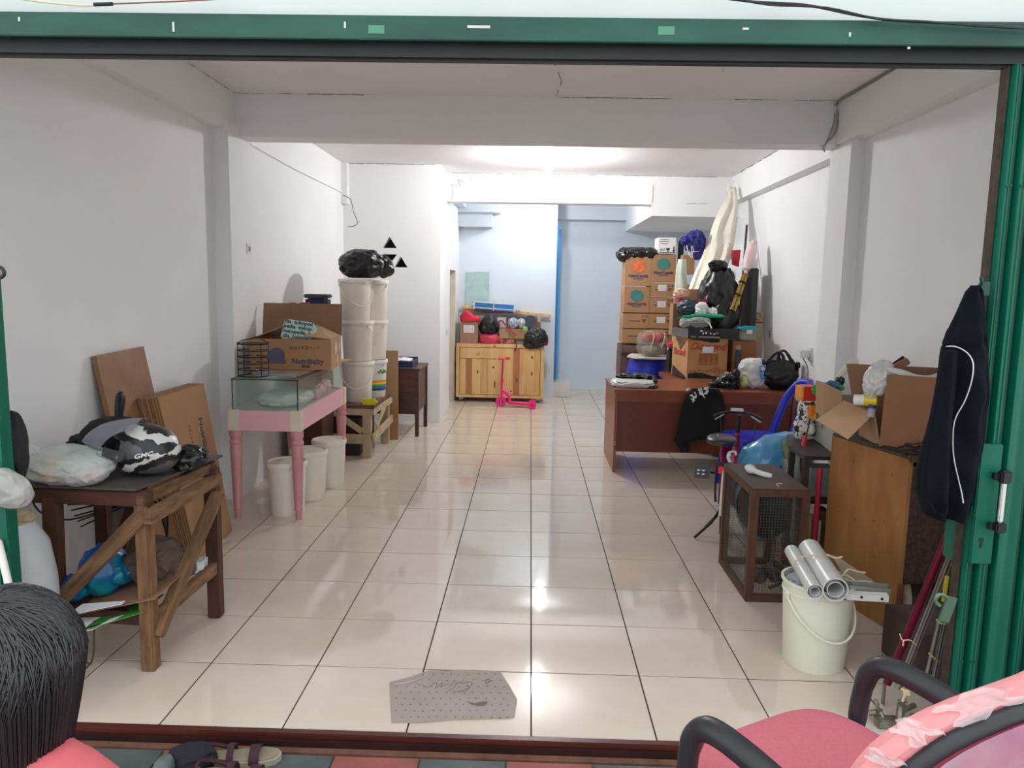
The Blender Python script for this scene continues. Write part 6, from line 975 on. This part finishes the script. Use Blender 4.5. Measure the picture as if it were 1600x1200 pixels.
b = B(); b.blob(at(24, 700, -.33), (.035, .04, .12), 257, .12, 2, 4); tag(b.done('black_shoulder_bag', mat('black_cloth', '1b1b1e', .85)), 'black cloth bag hanging behind the left gate post', 'bag')
# ---------------------------------------------------------------- doormat on the tiles
MATC = mat('grey_spotted_cloth', 'a69c94', .95, var=.08, scale=6, bump=.3, bscale=90)
mp = [atz(u, v, .004) for u, v in ((609, 1066), (640, 1058), (672, 1047), (700, 1048), (740, 1047), (781, 1049), (795, 1070), (808, 1093), (803, 1120), (760, 1122), (705, 1124), (660, 1128), (612, 1129), (611, 1110))]
b = B(); b.prism([p+V((0, 0, -.003)) for p in mp], (0, 0, .004)); mt = b.done('floor_cloth', MATC); tag(mt, 'grey spotted cloth with black script used as a doormat on the front tiles', 'cloth')
b = B(); b.tube([atz(615, 1070, .006), atz(640, 1066, .007), atz(660, 1058, .006)], .006, 6); b.done('fold', MATC, mt)
b = B()
for i in range(13):
    for j in range(8):
        u, v = 620+i*14+(j % 2)*7, 1054+j*9.5
        if u < 800-(1-min(1, (v-1049)/45))*18 and not (v < 1066 and u < 660): b.lathe(atz(u+rnd.uniform(-2, 2), v+rnd.uniform(-1, 1), .0042), [(.0045, 0), (.003, .0016)], 6)
b.done('spots', mat('faded_spots', '7d726b', .95), mt)['kind'] = 'stuff'
b = B(); q = lambda pts: [atz(u, v, .0045) for u, v in pts]
for s in (((648, 1070), (652, 1068), (655, 1071), (660, 1070), (664, 1072), (668, 1074), (674, 1071), (679, 1067), (683, 1068), (680, 1076), (687, 1071), (691, 1067), (690, 1073), (697, 1070), (704, 1070), (711, 1067), (722, 1068), (733, 1067)), ((701, 1080), (709, 1075), (715, 1067), (726, 1066), (738, 1067), (733, 1074), (720, 1080), (708, 1081)), ((715, 1081), (724, 1081), (732, 1077), (733, 1073), (728, 1073))): b.tube(q(s), .0011, 5, 3)
b.tube(q(((758, 1065), (762, 1062), (766, 1063), (764, 1066), (759, 1068))), .0018, 5)
for u in (742, 748, 755): b.lathe(atz(u, 1091, .0045), [(.0022, 0), (.0015, .0008)], 6)
b.done('black_script', INK, mt); b = B(); b.prism(q(((728, 1096), (736, 1101), (748, 1104), (758, 1103), (763, 1097), (755, 1096), (742, 1099))), (0, 0, .0007)); b.done('grey_print', mat('dim_print', '6f6762', .9), mt)
# ---------------------------------------------------------------- sandals
def sandal(p, rz, label):
    M = RZ(p, rz); t = thing('sandal', label, 'sandal', p, 'black and maroon sandals'); st = [(-.11, .028), (-.08, .034), (-.02, .03), (.04, .036), (.09, .038), (.12, .028), (.135, .008)]
    out = [(x, w) for x, w in st]+[(x, -w) for x, w in st[::-1]]
    B(M).prism([(x, y, 0) for x, y in out], (0, 0, .018)).done('sole', mat('pale_sole', 'a7a08c', .7, var=.15, scale=20), t)
    B(M).prism([(x*.94, y*.88, .0185) for x, y in out], (0, 0, .004)).done('footbed', mat('khaki_footbed', '8f8672', .9), t)
    sm = mat('maroon_black_strap', '2c1a22', .8, col2='45222b', scale=14)
    for xx, ww, hh in ((.06, .03, .035), (-.01, .02, .045)):
        b = B(M); b.sheet(lambda u, v: (xx-ww/2+ww*u, math.cos(math.pi*v)*.038, .01+math.sin(math.pi*v)*hh), 3, 12, .004); b.done('strap', sm, t)
    b = B(M); b.tube([(-.01, .036, .02), (-.06, .036, .035), (-.1, .02, .05), (-.108, 0, .055), (-.1, -.02, .05), (-.06, -.036, .035), (-.01, -.036, .02)], .006, 6); b.done('heel_strap', sm, t)
sandal((-.90, -.53, -.03), .15, 'pale-soled black and maroon sandal beside the threshold, nearer to the track rail'); sandal((-.865, -.62, -.03), .02, 'pale-soled black and maroon sandal in front of the first one, nearer the camera')
b = B(); b.blob((-1.02, -.56, .0), (.075, .05, .04), 261, .15, 2.2, 4, floor=-.029); b.blob((-1.08, -.61, .0), (.03, .04, .035), 262, .1, 2.2, 3, floor=-.029, mi=1); tag(b.done('dark_shoe', [mat('dark_plum_cloth', '1f1a26', .9, var=.2), mat('grey_heel', '5a6664', .5)]), 'dark plum cloth shoe with a grey heel cap left of the two sandals', 'shoe')
# ---------------------------------------------------------------- office chair
th_ = math.atan2(-.59, .81); 
M = RZ((.605, -1.225, -.03), math.radians(30)); PKF = mat('salmon_pink_fabric', 'c96b77', .9, var=.05, scale=120, bump=.15, bscale=200); PKE = mat('light_salmon_fabric', 'e89697', .9, var=.05, scale=120, bump=.15, bscale=200); BP2 = mat('scuffed_black_plastic', '2b2b30', .4, var=.15, scale=10)
t = thing('office_chair', 'salmon pink office chair with black armrests in the right foreground', 'chair', (.605, -1.225, -.03))
b = B(M); b.blob((0, 0, .447), (.24, .245, .042), 1, .0, 1, 5, sq=.45); b.done('seat', PKF, t); b = B(M); b.box((0, 0, .40), (.34, .34, .04), bev=.015); b.done('seat_pan', BP2, t)
for s in (-1, 1):
    b = B(M); b.tube([(s*.2, .13, .40), (s*.245, .145, .42), (s*.263, .15, .51), (s*.264, .13, .590), (s*.264, .07, .621), (s*.263, -.08, .61), (s*.258, -.2, .57), (s*.245, -.235, .50), (s*.2, -.17, .40)], [.016, .019, .021, .023, .025, .025, .021, .019, .016], 12, 5); b.done('armrest', BP2, t)
# back: cushion in front, black rim and shell behind
def backpt(u, w, off):   # u -1..1 across, w 0..1 up
    z = .49+.40*w; lean = -.235-.10*w-.02*math.cos(u*1.4)+.05*u*u; return V((u*.27-.045, lean+off, z))
def rr(a, n=2.6): c, s_ = math.cos(a), math.sin(a); return math.copysign(abs(c)**(2/n), c), math.copysign(abs(s_)**(2/n), s_)
def bring(sc, off, k=40): return [backpt(x*sc, .5+.5*y*sc, off) for x, y in [rr(2*math.pi*j/k) for j in range(k)]]
b = B(M); b.rings([bring(.3, .055), bring(.75, .05), bring(.94, .035), bring(1.0, .01), bring(.99, -.015), bring(.93, -.022)]); b.done('backrest', PKE, t)
b = B(M); b.tube(bring(.93, -.03), .013, 10, 1, closed=True); b.done('shell_rim', BP2, t)
b = B(M); b.rings([bring(.9, -.024), bring(.88, -.036), bring(.5, -.045)]); o = b.done('shell_cover', mat('magenta_pink_fabric', 'cf5a7c', .8, var=.1, scale=100), t)
b = B(M); b.rings([bring(.9, -.046), bring(.6, -.054), bring(.3, -.056)]); b.done('plastic_wrap', mat('crinkled_wrap', 'ecd6de', .1, alpha=.5, col2='b889b4', scale=7, bump=1, bscale=7, spec=1), o); b = B(M); b.prism([backpt(.62*x-.45, .62+.12*y, -.058) for x, y in [(.35*math.cos(a), math.sin(a)) for a in [2*math.pi*k/16 for k in range(16)]]], (0, -.0015, 0)); b.done('tape_patch', mat('yellowed_tape', 'e6d9a8', .4, alpha=.85), o)
TF = mat('torn_clear_film', 'f4dede', .12, alpha=.27, var=.2, scale=30, bump=.8, bscale=30, spec=1)
for w0_, hh_, ww_ in ((2.72, .05, .6), (2.42, .08, .9), (1.98, .2, .7)):
    b = B(M)
    def tf(u, v):
        aa = w0_-(v-.5)*hh_*2*(1+.3*math.sin(9*u)); x, y = rr(aa); sc = 1.006+.004*math.sin(11*v)
        p = backpt(x*sc, .5+.5*y*sc, .025*ww_*(1-.3*math.sin(8*v))-.045*u); return p+V((.0015*math.sin(23*v), -.001*math.sin(13*u+7*v), .0025*math.sin(17*v+5*u)))
    b.sheet(tf, 8, 10, .0012); b.done('torn_film', TF, t)
b = B(M); b.bar((0, -.24, .52), (0, -.1, .40), .06, .015, up=(1, 0, 0)); b.done('back_bracket', BP2, t); b = B(M); b.cyl((0, 0, .08), (0, 0, .4), .025, n=16); b.done('gas_column', DSTEEL, t)
for k in range(5):
    a = 2*math.pi*k/5; e = V((math.cos(a)*.25, math.sin(a)*.25, .07)); lg = B(M).bar((0, 0, .09), e, .035, .025, bev=.004).done('base_leg', BP2, t); B(M).cyl(e+V((-.02*math.sin(a), .02*math.cos(a), -.045)), e-V((-.02*math.sin(a), .02*math.cos(a), .045)), .025, n=16).done('caster', BLK, lg)
# ---------------------------------------------------------------- person
def skin(name, verts, edges, radii, m_, par, root=0, sub=2):
    me = bpy.data.meshes.new('s'); me.from_pydata(verts, edges, []); o = bpy.data.objects.new('s', me); C.objects.link(o)
    md = o.modifiers.new('k', 'SKIN'); lay = me.skin_vertices[0].data if me.skin_vertices else None
    if lay is None:
        bpy.context.view_layer.objects.active = o; bm = bmesh.new(); bm.from_mesh(me); L_ = bm.verts.layers.skin.verify(); bm.to_mesh(me); bm.free(); lay = me.skin_vertices[0].data
    for i, r in enumerate(radii): lay[i].radius = (r, r) if not isinstance(r, tuple) else r
    lay[root].use_root = True; s_ = o.modifiers.new('u', 'SUBSURF'); s_.levels = sub; s_.render_levels = sub
    bpy.context.view_layer.update(); ev = o.evaluated_get(bpy.context.evaluated_depsgraph_get()); nm = bpy.data.meshes.new_from_object(ev); bpy.data.objects.remove(o)
    nm.transform(Matrix.Translation(-LOC[par])); nm.materials.clear(); nm.materials.append(m_); nm.name = name
    for p in nm.polygons: p.use_smooth = True
    r_ = bpy.data.objects.new(name, nm); C.objects.link(r_); r_.parent = par; LOC[r_] = LOC[par]; return r_
H = V((-.865, -1.50, .795)); SK = mat('skin', 'b98a6c', .55, var=.05)
t = thing('person', 'person with long black hair in a coral top sitting low at the left front', 'person', (-.88, -1.46, -.03))
# pelvis, spine, neck, head; facing +y
pel = V((-.875, -1.53, .20)); vs = [pel, pel+V((0, -.02, .12)), pel+V((0, .0, .25)), V((-.87, -1.50, .54)), V((-.866, -1.495, .62)), V((-.865, -1.49, .68)), V((-.865, -1.485, .76)), V((-.865, -1.48, .85))]
rad = [(.12, .09), (.105, .085), (.12, .09), (.10, .07), (.048, .048), (.045, .045), (.075, .085), (.07, .08)]
ed = [(i, i+1) for i in range(7)]
def chain(start, pts, rs):
    prev = start
    for p, r in zip(pts, rs): vs.append(V(p)); rad.append(r); ed.append((prev, len(vs)-1)); prev = len(vs)-1
    return prev
body_parts = {}
for s in (-1, 1):
    wr = chain(3, [(-.868+s*.125, -1.495, .555), (-.868+s*.165, -1.48, .50), (-.868+s*.185, -1.40, .36), (-.868+s*.13, -1.24, .335), (-.868+s*.11, -1.19, .335)], [.05, .046, .038, .025, (.03, .016)])
    for k in range(4): chain(wr, [(-.868+s*(.085+.018*k), -1.155, .337), (-.868+s*(.085+.018*k), -1.13-.004*abs(k-2), .325), (-.868+s*(.085+.018*k), -1.118, .308)], [.0085, .008, .007])
    chain(wr, [(-.868+s*.075, -1.19, .335), (-.868+s*.06, -1.165, .328)], [.01, .009])
    an = chain(0, [(-.875+s*.085, -1.50, .19), (-.875+s*.12, -1.22, .28), (-.875+s*.11, -1.16, .10), (-.875+s*.11, -1.17, .03)], [.085, .055, .045, .032]); chain(an, [(-.875+s*.115, -1.10, .005), (-.875+s*.118, -1.04, -.005)], [(.032, .025), (.028, .016)])
bd = skin('body', [tuple(v) for v in vs], ed, rad, SK, t)
# face details
b = B(); b.blob(H+V((0, .088, -.01)), (.014, .02, .024), 1, .0, 1, 2); b.done('nose', SK, t)
b = B(); [b.blob(H+V((s*.032, .078, .015)), (.013, .01, .007), 1, 0, 1, 2) for s in (-1, 1)]; b.done('eyes', mat('eye', '1e1816', .2), t); b = B(); b.blob(H+V((0, .08, -.055)), (.022, .01, .008), 1, 0, 1, 2); b.done('mouth', mat('lips', '9a5a52', .5), t)
b = B(); [b.blob(H+V((s*.083, -.005, -.005)), (.01, .02, .028), 1, 0, 1, 2) for s in (-1, 1)]; b.done('ears', SK, t)
# top and trousers
SH = mat('coral_top', 'd4656e', .85, var=.04, scale=30)
sv = [pel+V((0, 0, .05)), pel+V((0, -.02, .14)), pel+V((0, 0, .26)), V((-.87, -1.51, .60)), V((-.867, -1.50, .66))]; sr = [(.14, .11), (.125, .105), (.14, .11), (.125, .09), (.075, .07)]; se = [(0, 1), (1, 2), (2, 3), (3, 4)]
for s in (-1, 1): sv += [V((-.868+s*.105, -1.52, .635)), V((-.868+s*.158, -1.52, .57)), V((-.868+s*.19, -1.44, .42))]; n_ = len(sv); se += [(3, n_-3), (n_-3, n_-2), (n_-2, n_-1)]; sr += [.062, .06, .062]
skin('top', [tuple(v) for v in sv], se, sr, SH, bd)
sv = [pel, V((-.96, -1.5, .19)), V((-.997, -1.21, .285)), V((-.985, -1.16, .1)), V((-.79, -1.5, .19)), V((-.753, -1.21, .285)), V((-.765, -1.16, .1))]; skin('trousers', [tuple(v) for v in sv], [(0, 1), (1, 2), (2, 3), (0, 4), (4, 5), (5, 6)], [(.13, .1), .098, .068, .058, .098, .068, .058], mat('dark_trousers', '2b2c34', .9), bd)
# hair
HR_ = bpy.data.materials.new('black_hair'); HR_.use_nodes = True; pr = HR_.node_tree.nodes['Principled BSDF']; pr.inputs['Base Color'].default_value = (.012, .012, .015, 1); pr.inputs['Roughness'].default_value = .32; pr.inputs['Specular IOR Level'].default_value = .7
RD = V((.108, .12, .125)); HC = H+V((0, -.005, .005))
b = B(); b.blob(HC, RD*.965, 1, 0, 1, 4, fn=lambda q: q if not (q.y > .03 and q.z < .03) else V((q.x*.8, q.y*.6, q.z)))
b.rings([[HC+V((math.cos(a)*RD.x*sx, math.sin(a)*RD.y*sy-.01, z)) for a in [math.pi*(1.0+k/12) for k in range(13)]+[math.pi*(2-k/12) for k in range(1, 12)]] for z, sx, sy in ((.0, .93, .93), (-.08, .85, .85), (-.16, .72, .68), (-.22, .55, .5))]); hs = b.done('hair', HR_, bd); B().blob(HC+V((0, -.036, .1215)), (.010, .013, .004), 1, .1, 2, 2).done('scalp', SK, bd)
b = B(); cr = HC+V((-.005, -.035, 0)); 
for k in range(1500):
    th = rnd.uniform(0, 2*math.pi); back = math.sin(th); front = back > .55
    ph0 = rnd.uniform(.02, .35); lift = rnd.uniform(-.001, .0055); w0 = rnd.uniform(.0010, .0028); pts = []
    tw = rnd.gauss(0, .16); end = 1.35 if front else 1.62
    for j in range(9):
        ph = ph0+(end-ph0)*j/8; a = th+tw*j*.3+.12*math.sin(j*.5)
        d = V((math.sin(ph)*math.cos(a), math.sin(ph)*math.sin(a), math.cos(ph))); d = Euler((.28, 0, 0)).to_matrix() @ d
        pts.append(HC+V((d.x*RD.x, d.y*RD.y, d.z*RD.z))*(1+0)+d*lift)
    if not front:
        e_ = pts[-1]-HC; n_ = rnd.randint(4, 7)
        for j in range(1, n_+1): pts.append(HC+V((e_.x*(1-.05*j-.006*j*j), e_.y*(1-.05*j), e_.z-.042*j)))
    b.tube(pts, [w0*.6, w0, w0*1.1, w0, w0*.8, w0*.6, w0*.25], 4, 1)
lk = b.done('hair_locks', HR_, bd, ang=180); lk['kind'] = 'stuff'
t = thing('low_stool', 'low dark wooden stool hidden under the seated person', 'stool', (-.875, -1.55, -.03)); B().bb(-1.0, -.75, -1.68, -1.43, .075, .10, bev=.004).done('stool_seat', DARKW, t)
for x in (-.98, -.77):
    for y in (-1.66, -1.45): B().bb(x-.015, x+.015, y-.015, y+.015, -.03, .075).done('leg', DARKW, t)
